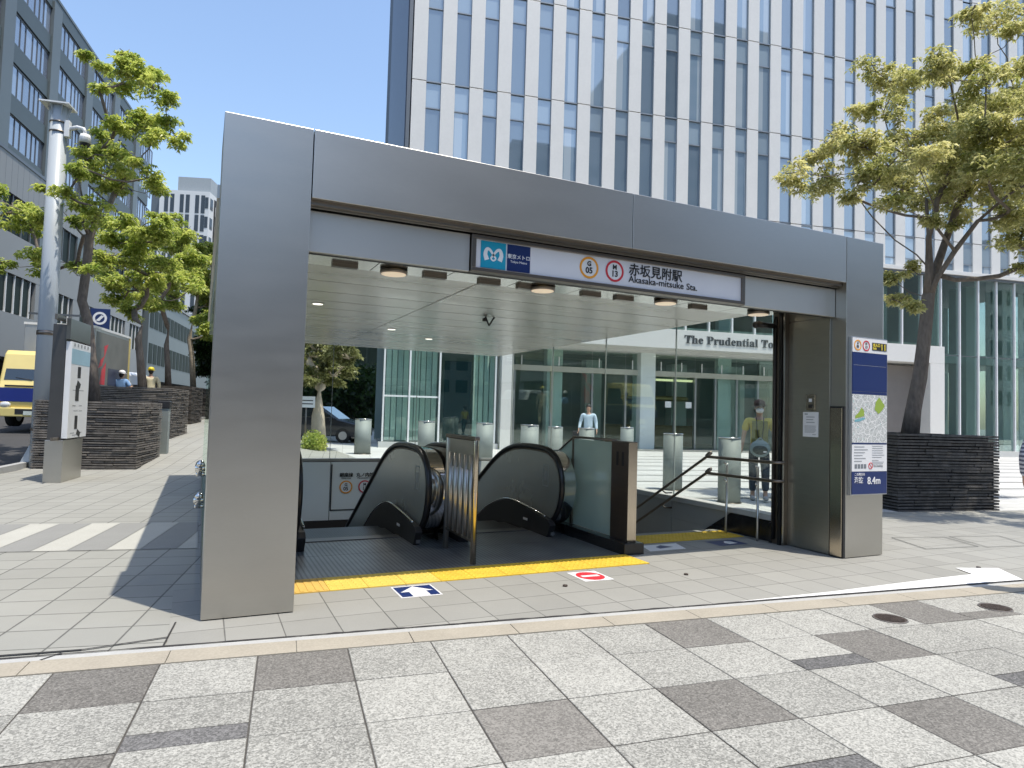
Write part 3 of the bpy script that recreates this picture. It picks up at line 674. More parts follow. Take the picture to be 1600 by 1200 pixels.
# ------------------------------------------------------------------ information board on the right pillar
IB = thing('information_board', 'tall narrow board with exit number, blue field, area map and notices on right pillar', 'information board', (6.70, -.001, .735))
box('board_frame', mat('aluminium', (.55, .56, .57), .35, .9), IB, -.012, .612, -.035, 0, -.012, 1.818, bevel=.003)
y = -.0365
box('header_panel', WHITEV, IB, 0, .60, y-.004, y, 1.64, 1.806)
box('blue_panel', NAVY, IB, 0, .60, y-.004, y, 1.185, 1.636); box('panel_line', GREYP, IB, .02, .58, y-.005, y-.0042, 1.487, 1.490)
t_ = y-.005
def ring_small(cx, cz, r, col, a, c_):
    b = MB(); b.ring(cx, cz, r*.78, r, t_-.002, t_); b.build('line_ring', col, IB)
    text('line_letter', a, r*.6, (cx, t_-.001, cz+r*.15), INK, IB, align='CENTER'); text('line_number', c_, r*.72, (cx, t_-.001, cz-r*.5), INK, IB, align='CENTER')
ring_small(.088, 1.72, .062, ORANGE, 'G', '05'); ring_small(.232, 1.72, .062, RED, 'M', '13')
box('exit_plate', INK, IB, .335, .588, t_-.002, t_, 1.675, 1.765)
YT = mat('exit_yellow', (.85, .68, .08), .5, var=.02)
text('exit_number', '11', .105, (.475, t_-.003, 1.683), YT, IB, bold=.0015); text('exit_word', '出入口', .042, (.345, t_-.003, 1.722), YT, IB, bold=.001); text('exit_word', 'Exit', .038, (.345, t_-.003, 1.687), YT, IB, bold=.001)
# map
m, nt, bb = new_mat('area_map'); tc = N(nt, 'ShaderNodeTexCoord'); v = tc.outputs['Object']
vo = N(nt, 'ShaderNodeTexVoronoi', feature='DISTANCE_TO_EDGE'); vo.inputs['Scale'].default_value = 13; L(nt, v, vo.inputs['Vector'])
vo2 = N(nt, 'ShaderNodeTexVoronoi', feature='DISTANCE_TO_EDGE'); vo2.inputs['Scale'].default_value = 42; L(nt, v, vo2.inputs['Vector'])
c1 = mixc(nt, mth(nt, 'LESS_THAN', vo2.outputs['Distance'], .06), (.50, .52, .50), (.72, .72, .70))
c1 = mixc(nt, mth(nt, 'LESS_THAN', vo.outputs['Distance'], .05), c1, (.80, .80, .78))
c1 = mixc(nt, mth(nt, 'GREATER_THAN', noise(nt, v, 70, 2), .64), c1, (.12, .12, .14))
c1 = mixc(nt, mth(nt, 'GREATER_THAN', noise(nt, v, 24, 1), .70), c1, (.45, .62, .60))
L(nt, c1, bb.inputs['Base Color']); bb.inputs['Roughness'].default_value = .35; MATS['area_map'] = m
box('map_panel', m, IB, 0, .60, y-.004, y, .592, 1.15); box('map_border', NAVY, IB, 0, .60, y-.003, y, 1.152, 1.182)
GRN = mat('map_green', (.30, .42, .06), .5, var=.08)
b = MB(); b.add([(x, t_-.001, z) for x, z in [(.05, .87), (.20, .90), (.20, .96), (.155, 1.0), (.11, .94), (.05, .90)]], [range(6)]); b.add([(x, t_-.001, z) for x, z in [(.38, .98), (.45, .93), (.52, .98), (.56, 1.03), (.50, 1.09), (.46, 1.13), (.40, 1.07)]], [range(7)]); b.build('map_park', GRN, IB)
b = MB(); b.add([(x, t_-.001, z) for x, z in [(.04, .855), (.21, .885), (.22, .868), (.12, .835), (.04, .83)]], [range(5)]); b.build('map_moat', mat('map_water', (.18, .42, .48), .5), IB)
box('map_footer', NAVY, IB, 0, .60, y-.003, y, .573, .59)
box('notice_panel', WHITEV, IB, 0, .60, y-.004, y, .262, .57)
GT = mat('grey_print', (.30, .31, .32), .6)
b = MB(); rr = random.Random(11)
for k in range(6):
    b.box(.035, .035+rr.uniform(.12, .24), t_-.001, t_-.0002, .54-k*.033, .548-k*.033)
    b.box(.34, .34+rr.uniform(.14, .23), t_-.001, t_-.0002, .55-k*.026, .556-k*.026)
for k in range(3): b.box(.34, .34+rr.uniform(.1, .23), t_-.001, t_-.0002, .385-k*.02, .391-k*.02)
b.build('small_print', GT, IB)
b = MB()
for k in range(4): b.box(.045+k*.052, .085+k*.052, t_-.001, t_-.0002, .295, .345)
b.build('service_icons', mat('icon_grey', (.2, .22, .24), .6), IB)
b = MB(); b.ring(.315, .325, .03, .038, t_-.002, t_); b.T = Matrix.Translation((.315, 0, .325)) @ Matrix.Rotation(R(45), 4, 'Y'); b.box(-.033, .033, t_-.002, t_, -.004, .004); b.build('no_smoking_ring', RED, IB)
text('no_smoking_word', 'No Smoking', .032, (.365, t_-.001, .315), GT, IB)
box('altitude_panel', NAVY, IB, 0, .60, y-.004, y, 0, .258)
text('altitude_word', 'この地点の', .036, (.04, t_-.001, .215), WHITEV, IB); text('altitude_word', '海抜', .075, (.04, t_-.001, .135), WHITEV, IB, bold=.001)
text('altitude_number', '8.4m', .115, (.26, t_-.001, .115), WHITEV, IB, bold=.002)
# intercom and paper on the inner wall
IC = thing('intercom', 'small steel intercom box on the inner wall above the white paper notice', 'intercom', (6.622, .45, 1.69), R(-90))
box('intercom_plate', BRASSY, IC, -.065, .065, -.02, 0, 0, .19, bevel=.004); box('call_button', WHITEV, IC, -.02, .02, -.026, -.021, .10, .14); box('speaker_slot', BLACKM, IC, -.03, .03, -.023, -.0205, .03, .07)
PN = thing('paper_notice', 'white printed paper notice taped on the inner steel wall below the intercom', 'notice', (6.622, .46, 1.37), R(-90))
box('paper', WHITEV, PN, -.11, .11, -.006, 0, 0, .30)
b = MB(); rr = random.Random(4)
b.box(-.085, -.04, -.0075, -.0062, .268, .280)
for k in range(3): b.box(-.06, .06-.02*(k % 2), -.0075, -.0062, .235-k*.032, .243-k*.032)
for k in range(7): b.box(-.085, .085-rr.uniform(0, .03), -.0072, -.0062, .13-k*.013, .134-k*.013)
b.box(.03, .08, -.0072, -.0062, .025, .031)
b.build('printed_lines', GT, PN)
# ------------------------------------------------------------------ escalators
def cpoly(pts, k=6): return cat(pts, k)
HR = cpoly([(2.30, .16), (2.12, .24), (1.98, .42), (1.93, .66), (1.99, .88), (2.16, 1.04), (2.45, 1.105), (3.05, 1.11), (3.50, 1.05), (3.98, .87), (4.9, .34), (8.8, -1.93)])
BAL = mat('balustrade_panel', (.38, .40, .36), .26, .45, var=.14, vscale=.9, rvar=.1)
STEPM = ribmat('escalator_step', (.06, .062, .065), .03)
def escalator(x0, x1, label, left_full=True):
    T = thing('escalator', label, 'escalator', ((x0+x1)/2, 1.9, 0), group='escalators going down under the roof')
    ox, oy = (x0+x1)/2, 1.9
    for sgn, xc in ((-1, x0-ox), (1, x1-ox)):
        b = MB(); b.tube([(xc, y-oy, z) for y, z in HR], .036, 10, flat=.62 if False else 1.0); b.build('handrail', BLACK, T)
        inner = [(y-oy, z) for y, z in HR if y < 8.5]
        # balustrade panel inset inside the handrail loop
        top = [(y+(.05 if y < 2.3 else 0), z-.045) for y, z in inner if True]
        low = [(8.5-oy, -2.30), (4.6-oy, -.05), (4.15-oy, .09), (3.7-oy, .24), (3.2-oy, .30), (2.5-oy, .25)]
        b = MB(); b.prism([p for p in top[4:]]+low, 'x', xc-.008, xc+.008); b.build('balustrade', BAL, T)
        # handrail guide strip
        b = MB(); b.tube([(xc, y-oy+(.04 if y < 2.3 else 0), z-.045) for y, z in HR[3:-4]], .014, 6); b.build('handrail_guide', STEELD, T)
        # dark skirt housing with raised deck top
        i0, i1 = (xc-.02, xc+.10*-sgn) if True else (0, 0); a, c = min(i0, i1), max(i0, i1)
        sk = [(2.12-oy, .012), (2.03-oy, .17)]+cpoly([(2.10-oy, .225), (2.48-oy, .275), (2.9-oy, .322), (3.2-oy, .335), (3.5-oy, .30), (3.85-oy, .20), (4.2-oy, .05), (4.8-oy, -.30), (8.6-oy, -2.5)], 5)+[(8.6-oy, -3.2), (3.4-oy, -.35), (2.6-oy, .012)]
        b = MB(); b.prism(sk, 'x', a, c); b.build('skirt_housing', BLACKM, T, bevel=.006)
        b = MB(); b.tube([((xc-sgn*.095), y-oy, z+.008) for y, z in cpoly([(2.18, .255), (2.48, .293), (2.9, .328), (3.2, .342), (3.5, .308), (3.85, .208), (4.2, .058), (4.8, -.29), (6.5, -1.27)], 4)], .014, 6); b.build('deck_edge', CHROME, T)
        # chrome newel wrap on the outer side
        o1 = xc+sgn*.055; o2 = xc+sgn*(.215)
        pr = [(y, z) for y, z in HR if y < 4.2]
        b = MB(); vs = [(o, y-oy+(.03 if y < 2.4 else 0), z-.02) for o in (o1, o2) for y, z in pr]; n = len(pr)
        b.add(vs, [(i, i+1, n+i+1, n+i) if sgn < 0 else (i, n+i, n+i+1, i+1) for i in range(n-1)], 0, True)
        b.add([(o2, y-oy+.03, z-.02) for y, z in pr]+[(o2, 4.2-oy, 0), (o2, 2.3-oy, 0)], [list(range(n+2))])
        b.build('newel_deck', CHROME if sgn > 0 else STEELD, T)
    # steps
    b = MB(); b.box(x0-ox+.12, x1-ox-.12, 2.78-oy, 3.35-oy, -.02, .006)
    for k in range(12):
        b.box(x0-ox+.12, x1-ox-.12, 3.35-oy+.38*k, 3.35-oy+.38*(k+1), -.25-.21*(k+1), -.03-.21*k)
    b.build('steps', STEPM, T)
    box('comb_plate', mat('comb_metal', (.2, .2, .2), .4, .8), T, x0-ox+.12, x1-ox-.12, 2.60-oy, 2.78-oy, .013, .022)
    b = MB(); b.box(x1-ox-.128, x1-ox-.122, 2.62-oy, 2.74-oy, .14, .17); b.build('sensor_plate', WHITEV, T)
    b = MB(); b.box(x1-ox-.10, x1-ox-.05, 2.005-oy, 2.012-oy, .05, .09) ; b.build('capacity_label', mat('label_grey', (.12, .12, .12), .5), T)
    # faint safety label etched on the glass
    b = MB()
    for (p, q, r_, s_) in ((2.27, 2.29, .62, .90), (2.29, 2.43, .62, .635), (2.29, 2.43, .885, .90), (2.41, 2.43, .635, .885), (2.32, 2.38, .70, .82)): b.box(x1-ox-.010, x1-ox-.0085, p-oy, q-oy, r_, s_)
    b.build('etched_label', mat('etched', (.30, .32, .30), .5), T)
    return T
escalator(.90, 2.30, 'left escalator with black handrails beside the left pillar')
escalator(2.78, 4.03, 'right escalator with black handrails between the barrier and the glass partition')
# ------------------------------------------------------------------ barrier between the escalators
BF = thing('barrier', 'short stainless barrier of vertical bars between the two escalators', 'barrier', (2.50, 1.0, 0))
for yb in (.03, .86):
    b = MB(); b.tube([(0, yb, .012), (0, yb, 1.26), (0, yb, 1.285)], [.031, .031, .024], 14); b.build('post', BRASSY if yb < .5 else STEEL, BF)
b = MB(); b.box(-.03, .03, .0, .90, 1.255, 1.30); b.build('top_cap', STEELD, BF, bevel=.012)
b = MB(); b.box(-.018, .018, .05, .84, .225, .25); b.build('bottom_rail', STEELD, BF, bevel=.004)
b = MB(); b.box(-.008, .008, .05, .84, .95, 1.255)
b.build('upper_plate', STEEL, BF)
for k in range(5):
    b = MB(); yb = .14+k*.155; b.tube([(0, yb, .25), (0, yb, 1.10)], .027, 10); b.build('bar', STEEL, BF)
# ------------------------------------------------------------------ glass partition beside the stairs
GP = thing('glass_partition', 'glass partition with steel end post on a black kerb between escalator and stairs', 'glass partition', (4.40, .95, 0))
b = MB(); b.prism([(-.03, .0), (-.03, .13), (1.90, .13), (2.0, .10), (2.3, -.02), (2.3, -.3), (1.9, -.05)], 'x', -.13, .135); b.build('kerb_base', GRANB, GP, bevel=.006)
pm = mat('partition_post_dark', (.16, .13, .11), .35, .8, var=.1, stretch=(1, 1, 8))
b = MB(); b.box(-.03, .085, .07, .42, .13, 1.25); b.build('end_post', pm, GP, bevel=.006)
b = MB(); b.box(-.032, .087, .063, .0695, .13, 1.252); b.build('post_face', BRASSY, GP)
b = MB(); b.box(-.030, .088, .065, .42, 1.2505, 1.262); b.build('post_cap', STEELD, GP)
b = MB()
for k in (0, 1): b.box(-.033, -.0305, .16+.11*k, .20+.11*k, .98, 1.14)
b.build('post_pictogram', INK, GP)
FRO = frosted('partition_glass', (.78, .92, .84), .72)
b = MB(); b.box(-.006, .006, .42, 1.33, .135, 1.24); b.build('glass_panel', FRO, GP)
b = MB(); b.prism([(1.36, .05), (1.36, 1.24), (3.4, .18), (3.4, -1.1), (1.9, -.2)], 'x', -.006, .006); b.build('glass_panel', FRO, GP)
b = MB(); b.tube([(0, .36, 1.265), (0, 1.345, 1.265), (0, 3.4, .20)], .016, 8); b.build('top_rail', STEELD, GP)
b = MB(); b.box(-.02, .02, 1.33, 1.36, .10, 1.255); b.build('stanchion', STEELD, GP); b = MB(); b.box(-.028, .028, 1.322, 1.368, .12, .98); b.build('stanchion_sleeve', STEELD, GP)
# ------------------------------------------------------------------ stair handrail
SR = thing('stair_handrail', 'double bronze steel handrail leading down the stairs along the right glass wall', 'handrail', (6.45, .95, 0))
for z, nm in ((1.03, 'upper'), (.80, 'lower')):
    b = MB(); b.tube(cpoly([(0.10, -.16, z), (0, -.10, z), (0, .2, z-.005), (0, 1.10, z-.015), (0, 1.16, z-.035), (0, 3.2, z-1.22), (0, 4.6, z-2.05)], 5), .021, 10); b.build('rail', STEELD, SR)
for yb in (.19, .75):
    b = MB(); b.tube(cpoly([(.02, yb, .01), (.02, yb, .30), (.075, yb+.05, .50), (.09, yb+.07, .70), (.09, yb+.07, .95)], 5), .017, 10); b.build('post', STEEL, SR)
    b = MB(); b.tube([(0, yb+.02, .965), (.05, yb+.04, .93), (.09, yb+.07, .93)], .012, 8); b.tube([(0, yb+.02, .735), (.05, yb+.04, .70), (.09, yb+.07, .70)], .012, 8); b.build('rail_bracket', CHROME, SR)
for yb in (2.1, 3.4):
    zz = 1.03-.035-(yb-1.16)*.583
    for dz in (0, -.23):
        b = MB(); b.tube([(0, yb, zz+dz-.02), (.06, yb, zz+dz-.06), (.18, yb, zz+dz-.06)], .012, 8); b.cyl(0, 0, 0, .001, .001, n=6); b.build('rail_bracket', STEELD, SR)
# ================================================================== BUILDINGS
def winmat(name, base, rough=.03, var=.25, metal=.0, spec=1.0, blind=None):
    """window glass seen from outside by day: dark, mirror-like, each pane a little different, some with pale blinds"""
    m, nt, b = new_mat(name); oi = N(nt, 'ShaderNodeObjectInfo'); gi = N(nt, 'ShaderNodeNewGeometry')
    tc = N(nt, 'ShaderNodeTexCoord')
    rv = mth(nt, 'FRACT', mth(nt, 'ADD', oi.outputs['Random'], gi.outputs['Random Per Island']))
    f = mth(nt, 'MULTIPLY_ADD', mth(nt, 'SUBTRACT', rv, .5), 2*var, 1.0)
    cc = N(nt, 'ShaderNodeVectorMath', operation='SCALE'); cc.inputs[0].default_value = base; L(nt, f, cc.inputs['Scale']); col = cc.outputs[0]
    if blind:
        sp = N(nt, 'ShaderNodeSeparateXYZ'); L(nt, tc.outputs['Object'], sp.inputs[0])
        k = mth(nt, 'GREATER_THAN', rv, .55); e = mth(nt, 'GREATER_THAN', mth(nt, 'SINE', mth(nt, 'MULTIPLY_ADD', sp.outputs[0], 9., mth(nt, 'MULTIPLY', rv, 20))), .1)
        col = mixc(nt, mth(nt, 'MULTIPLY', mth(nt, 'MULTIPLY', k, e), .8), col, blind)
    L(nt, col, b.inputs['Base Color']); b.inputs['Roughness'].default_value = rough; b.inputs['Metallic'].default_value = metal
    b.inputs['Specular IOR Level'].default_value = spec; b.inputs['IOR'].default_value = 1.6
    b.inputs['Coat Weight'].default_value = 1.0; b.inputs['Coat Roughness'].default_value = rough; b.inputs['Coat IOR'].default_value = 1.9
    bump(nt, noise(nt, tc.outputs['Object'], .9, 2), .04, .05, b)
    MATS[name] = m; return m
TW = thing('glass_tower', 'tall office tower with white vertical fins, blue windows and a glazed entrance floor', 'office tower', G(2.97, 22.5), GA)
FW_ = 22.5
FIN = mat('white_fin', (.70, .685, .65), .5, .1, var=.05, vscale=1, fine=.04, fscale=9)
TWIN = winmat('tower_window', (.19, .26, .33), .02, .38, blind=(.46, .53, .58))
TSP = winmat('tower_spandrel', (.29, .37, .44), .06, .12)
FRM = mat('window_frame_grey', (.16, .17, .18), .45, .6, var=.1)
NB = 30; PT = 1.235; X1 = .18+PT*NB+.6
lines = [11.2+4.37*k for k in range(0, 14)]
TOP = lines[-1]
box('tower_wall', mat('tower_core_wall', (.10, .11, .12), .6), TW, .02, X1, .25, 20, 9.6, TOP)
SIDE = ribmat('tower_side_louvre', (.085, .095, .12), .5, 1)
box('side_wall', SIDE, TW, -.06, .0, .1, 14.0, 9.3, TOP)
# fins: storey-high white panels
f0 = None
for k in range(NB):
    if k == 0:
        b = MB(); z0 = 9.62
        for z1 in lines:
            b.box(0, .60, -.03, .14, z0+.02, z1-.02); z0 = z1
        f0 = b.build('fin', FIN, TW, bevel=.006, loc=(.18, 0, 0))
    else:
        o = f0.copy(); COL.objects.link(o); o.parent = TW; o.location = (.18+PT*k, 0, 0)
b = MB(); b.box(-.02, .13, -.02, .16, 9.62, TOP); b.build('corner_trim', FRM, TW)
w0 = None
def bay(z0, z1, b, bs, x=0):
    zs = z1-1.13
    b.box(x+.602, x+1.233, .07, .12, z0+.05, zs-.03); bs.box(x+.602, x+1.233, .07, .12, zs+.02, z1-.04)
proto = None
for r in range(3):
    z0, z1 = lines[r], lines[r+1]
    for k in range(NB):
        if proto is None:
            b, bs = MB(), MB(); bay(0, 4.37, b, bs); proto = b.build('window', TWIN, TW, loc=(.18, 0, z0)); bs.build('spandrel_pane', TSP, proto)
            fb = MB(); fb.box(.60, 1.235, .0, .12, -.022, .03); fb.box(.60, 1.235, .02, .12, 4.37-1.16, 4.37-1.11); fb.box(.60, .612, .04, .12, .05, 4.3); fb.box(1.223, 1.235, .04, .12, .05, 4.3); fb.build('window_frame', mat('window_frame_pale', (.27, .30, .33), .45, .5, var=.1), proto)
        else:
            copy_tree(proto, loc=(.18+PT*k, 0, z0), parent=TW)
b, bs, fb = MB(), MB(), MB()
for r in [-1]+list(range(3, 13)):
    z0, z1 = (lines[r], lines[r+1]) if r >= 0 else (lines[0]-4.37, lines[0])
    for k in range(NB):
        if r >= 0: bay(z0, z1, b, bs, .18+PT*k)
        else:
            b.box(.18+PT*k+.602, .18+PT*k+1.233, .05, .10, 9.66, z1-1.16); bs.box(.18+PT*k+.602, .18+PT*k+1.233, .05, .10, z1-1.11, z1-.04)
        fb.box(.18+PT*k+.60, .18+PT*(k+1), .0, .12, z1-.05, z1+.05); fb.box(.18+PT*k+.60, .18+PT*(k+1), .02, .12, z1-1.16, z1-1.11)
b.build('window', TWIN, TW)['kind'] = 'stuff'; bs.build('spandrel_pane', TSP, TW)['kind'] = 'stuff'; fb.build('window_frame', MATS['window_frame_pale'], TW)['kind'] = 'stuff'
# podium cap
b = MB(); b.box(-.6, X1+1, -.28, .3, 9.40, 9.60); b.build('podium_cap', FIN, TW, bevel=.01)
b = MB(); b.box(-.55, X1+1, -.18, .25, 9.28, 9.40); b.build('cap_shadow_gap', FRM, TW)
# podium glazing (local x: u-2.97)
PX = lambda u: u-2.97
def mull(u, z0, z1, y=-.10, wd=.035):
    return MB().box(PX(u)-wd, PX(u)+wd, y, .02, z0, z1).build('mullion', WHITEP, TW)
for j in range(0, 8): mull(30.66+1.215*j, .30, 9.28)
for j in range(-11, 2): mull(28.23+1.215*j+.0, 5.62, 9.28)
for u, z0 in ((2.45, .25), (3.5, .25), (4.75, .25), (7.15, .25)): mull(u, z0, 9.28)
for j in range(3): mull(8.9+1.9*j, 5.62, 9.28)
POD = ROOMGL
def pglass(u0, u1, z0, z1): MB().box(PX(u0), PX(u1), 0, .012, z0, z1).build('podium_glass', POD, TW)
pglass(30.72, 39.2, .30, 5.2); pglass(30.72, 39.2, 5.22, 9.28); pglass(7.9, 30.6, 5.62, 9.28); pglass(2.45, 7.2, .25, 5.2); pglass(2.45, 7.2, 5.22, 9.28)
b = MB(); b.box(PX(7.9), PX(39.2), -.02, .03, 5.19, 5.225) if False else b.box(PX(30.7), PX(39.2), -.02, .03, 5.19, 5.23); b.build('transom', FRM, TW)
b = MB(); b.box(PX(2.45), PX(4.7), -.03, .03, 2.10, 2.17); b.build('door_rail', WHITEP, TW)
b = MB(); b.box(PX(2.4), PX(7.2), -.05, .03, 4.05, 4.13); b.build('door_head', FRM, TW)
box('glazing_plinth', LED, TW, PX(30.7), PX(39.3), -.35, .3, 0, .29); box('glazing_plinth', LED, TW, PX(2.3), PX(7.3), -.15, .3, 0, .24)
# rooms behind the podium glass
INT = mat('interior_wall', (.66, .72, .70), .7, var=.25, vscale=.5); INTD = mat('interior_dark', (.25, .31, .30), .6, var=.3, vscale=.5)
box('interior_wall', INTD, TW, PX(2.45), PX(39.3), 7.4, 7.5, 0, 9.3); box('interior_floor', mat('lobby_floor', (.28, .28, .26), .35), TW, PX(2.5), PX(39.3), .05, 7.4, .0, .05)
b = MB()
for z in (5.25,): b.box(PX(2.5), PX(30), .35, 7.4, z, z+.55)
b.box(PX(30), PX(39.2), 1.6, 7.4, 5.0, 5.5); b.build('interior_slab', INT, TW)
rr = random.Random(9)
for u in (31.6, 33.9, 36.3, 38.5, 10, 14.5, 19, 23.5, 28):
    MB().box(PX(u), PX(u)+.75, 1.2+rr.random(), 2.0+rr.random()*.5, .05, 9.25).build('interior_column', INT, TW)
b = MB()
for k in range(9): b.box(PX(2.55)+k*.24, PX(2.55)+k*.24+.20, .35, .38, .3, 5.1)
for k in range(4): b.box(PX(6.25)+k*.24, PX(6.25)+k*.24+.2, .35, .38, .3, 5.1)
b.build('vertical_blind', mat('blind_fabric', (.80, .88, .84), .7, var=.1, vscale=1), TW)
box('side_door', mat('side_door_dark', (.02, .05, .065), .25), TW, PX(4.95), PX(6.1), .06, .11, .25, 3.7)
# portal with the tower name
box('portal_beam', FIN, TW, PX(7.35), PX(30.65), -.30, .9, 4.72, 5.60, bevel=.01)
box('portal_leg', FIN, TW, PX(7.35), PX(7.86), -.30, .9, 0, 4.715, bevel=.01); box('portal_leg', FIN, TW, PX(29.75), PX(30.65), -.30, .9, 0, 4.715, bevel=.01)
text('tower_name', '𝐓𝐡𝐞 𝐏𝐫𝐮𝐝𝐞𝐧𝐭𝐢𝐚𝐥 𝐓𝐨𝐰𝐞𝐫', .53, (PX(15.9), -.315, 5.0), mat('letter_grey', (.05, .055, .06), .5), TW, sx=1.11, ext=.012, bold=.004)
box('portal_soffit', mat('soffit_white', (.6, .6, .58), .6), TW, PX(7.9), PX(29.7), .9, 3.6, 4.60, 4.72)
b = MB(); b.box(PX(7.9), PX(29.7), 1.55, 1.85, 3.55, 3.80); b.build('door_lintel', mat('lintel_beige', (.42, .42, .36), .5), TW)
box('recess_wall', mat('portal_return_stone', (.20, .18, .165), .5, var=.1), TW, PX(27.6), PX(29.75), .6, 1.7, .0, 4.6)
LG = glass('lobby_glass', (.82, .90, .87), .2, .03)
dm = [8.4, 10.2, 12.2, 13.9, 15.4, 16.5, 17.6, 18.7, 19.9, 21.1, 22.6, 24.0, 25.4, 27.4]
for a, c in zip(dm, dm[1:]): MB().box(PX(a)+.04, PX(c)-.04, 1.68, 1.70, .06, 3.54).build('lobby_door_glass', LG, TW); MB().box(PX(a)+.02, PX(c)-.02, 1.68, 1.70, 3.81, 4.58).build('lobby_top_glass', LG, TW)
for a in dm: MB().box(PX(a)-.045, PX(a)+.045, 1.60, 1.76, .0, 3.55).build('lobby_mullion', mat('lobby_frame', (.38, .40, .40), .35, .7), TW)
for a in dm[::1]: MB().box(PX(a)+.3, PX(a)+.34, 1.58, 1.62, 3.82, 4.25).build('reflected_mullion', WHITEP, TW)  # short white bars put in for reflected facade mullions
b0 = None
for u in (14.9, 16.0, 17.1): MB().box(PX(u), PX(u)+.32, 1.655, 1.665, 2.05, 2.35).build('door_notice', WHITEV, TW)
b = MB(); b.box(PX(14.0), PX(19.2), 4.3, 4.6, .05, 1.15); b.build('reception_desk', mat('desk_wood', (.25, .17, .08), .45), TW)
b = MB()
b.tube([(PX(16.6)+1.8*math.cos(i*math.pi/12), 4.0+.6*math.sin(i*math.pi/12), 2.55) for i in range(25)], .12, 8); b.build('ring_reflection', mat('ring_reflection_bronze', (.42, .33, .16), .35, .6), TW)  # solid ring standing in for a bronze reflection, not a lamp
b = MB(); b.box(PX(15.2), PX(17.6), 1.9, 2.1, 3.35, 3.45); b.build('lit_lintel_strip', emis('lintel_glow', (.9, .85, .5), .55), TW)  # glow put into a strip to show the door lintel lit
for u in (13.2, 18.2, 21.8, 24.7): MB().box(PX(u), PX(u)+.9, 5.2, 5.9, .05, 4.5).build('interior_column', INT, TW)
for u in (15.0, 15.9): 
    b = MB(); b.cyl(PX(u), 3.2, 1.05, 1.35, .10, n=10); b.build('desk_lamp', WHITEV, TW)

# ---------------- left office block
LA = R(-10); LE = Vector((math.cos(LA), math.sin(LA), 0)); LN = Vector((-math.sin(LA), math.cos(LA), 0))
OB = thing('office_block', 'long grey office block with ribbon windows between piers across the road', 'office building', LE*-22.34+LN*10, LA)
BW = mat('panel_blue_grey', (.145, .175, .185), .5, .15, var=.08, vscale=.2, fine=.03); BD = mat('panel_dark_grey', (.085, .11, .115), .5, .15, var=.08, vscale=.2)
BL = mat('panel_light_grey', (.27, .28, .28), .55, var=.07, vscale=.3, fine=.03)
OWIN = winmat('office_window', (.14, .18, .26), .04, .22, blind=(.26, .32, .42)); OWD = mat('office_window_dark', (.016, .028, .025), .55, 0, var=.5, vscale=.4, spec=.12)
n0 = lambda n: n-10
LEN = 75
box('wall', BW, OB, -18, -.25, 0, LEN, 4.6, 34.3)
b = MB()
for (z0, z1) in ((33.35, 34.45), (29.65, 31.05), (25.9, 27.3), (22.15, 23.55), (19.5, 19.9)): b.box(-.25, -.03, 0, LEN, z0, z1)
b.build('floor_band', BD, OB)
for z in (19.5,):
    b = MB(); b.box(-.3, .12, 0, LEN, 19.2, 19.45); b.build('ledge', FRM, OB)
b = MB(); b.box(-.2, .06, 0, LEN, 16.5, 19.2); b.box(-.2, .06, 0, LEN, 10.75, 13.65); b.box(-.2, .06, 0, LEN, 4.6, 7.85); b.build('lower_wall', BL, OB)
b = MB()
for k in range(0, 80): b.box(.062, .066, k*.93, k*.93+.02, 16.5, 19.2)
b.build('panel_joint', FRM, OB)['kind'] = 'stuff'
b = MB(); b.box(-18.3, .02, -.1, LEN+.1, 34.46, 34.7); b.build('parapet', BW, OB)
base = 49.1-10
piers = [base-1.6+7.8*k for k in range(-4, 5)]
for i, p in enumerate(piers): MB().box(-.25, .10, p, p+1.6, 19.46, 34.0).build('pier', BW, OB)
rows = [(31.05, 33.35), (27.3, 29.6), (23.55, 25.85), (19.9, 22.1)]
pw = None
for p in piers[1:]:
    for z0, z1 in rows:
        if pw is None:
            b = MB(); gp = MB(); ww = 6.2; cuts = [0, .22, .36, .55, .68, .80, 1.0]
            for a, c in zip(cuts, cuts[1:]): b.box(0, .04, a*ww+.02, c*ww-.02, .1, 2.2)
            pw = b.build('window', OWIN, OB, loc=(-.22, p+1.6, z0))
            gp.box(.02, .10, 0, ww, 0, .1); gp.box(.0, .08, 0, ww, 2.2, 2.3)
            for a in cuts: gp.box(.0, .09, a*ww-.035, a*ww+.035, .1, 2.2)
            gp.build('window_frame', FRM, pw)
        else: copy_tree(pw, loc=(-.22, p+1.6, z0), parent=OB)
for z0, z1, mm in ((13.65, 16.5, OWD), (7.85, 10.75, OWD)):
    b = MB(); fr = MB()
    for p in piers:
        if z0 > 10:
            segs = [(p+1.6+a*1.55, p+1.6+a*1.55+1.45) for a in range(5)]
        else: segs = [(p+1.6+a*1.3, p+1.6+a*1.3+1.2) for a in range(4)]
        for a, c in segs: b.box(-.15, -.1, a, c, z0+.12, z1-.12); fr.box(-.17, .0, c, c+.10, z0, z1)
    b.build('lower_windows', mm, OB)['kind'] = 'stuff'; fr.build('lower_window_frame', WHITEP if z0 < 10 else FRM, OB)['kind'] = 'stuff'
    for p in piers: MB().box(-.2, .05, p-.25 if z0 < 10 else p, p+1.5, z0, z1).build('lower_pier', BL if z0 < 10 else BW, OB)
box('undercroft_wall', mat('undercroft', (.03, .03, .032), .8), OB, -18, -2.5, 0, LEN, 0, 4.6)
for p in piers: MB().box(-1.3, -.3, p, p+1.2, 0, 4.6).build('column', BL, OB)
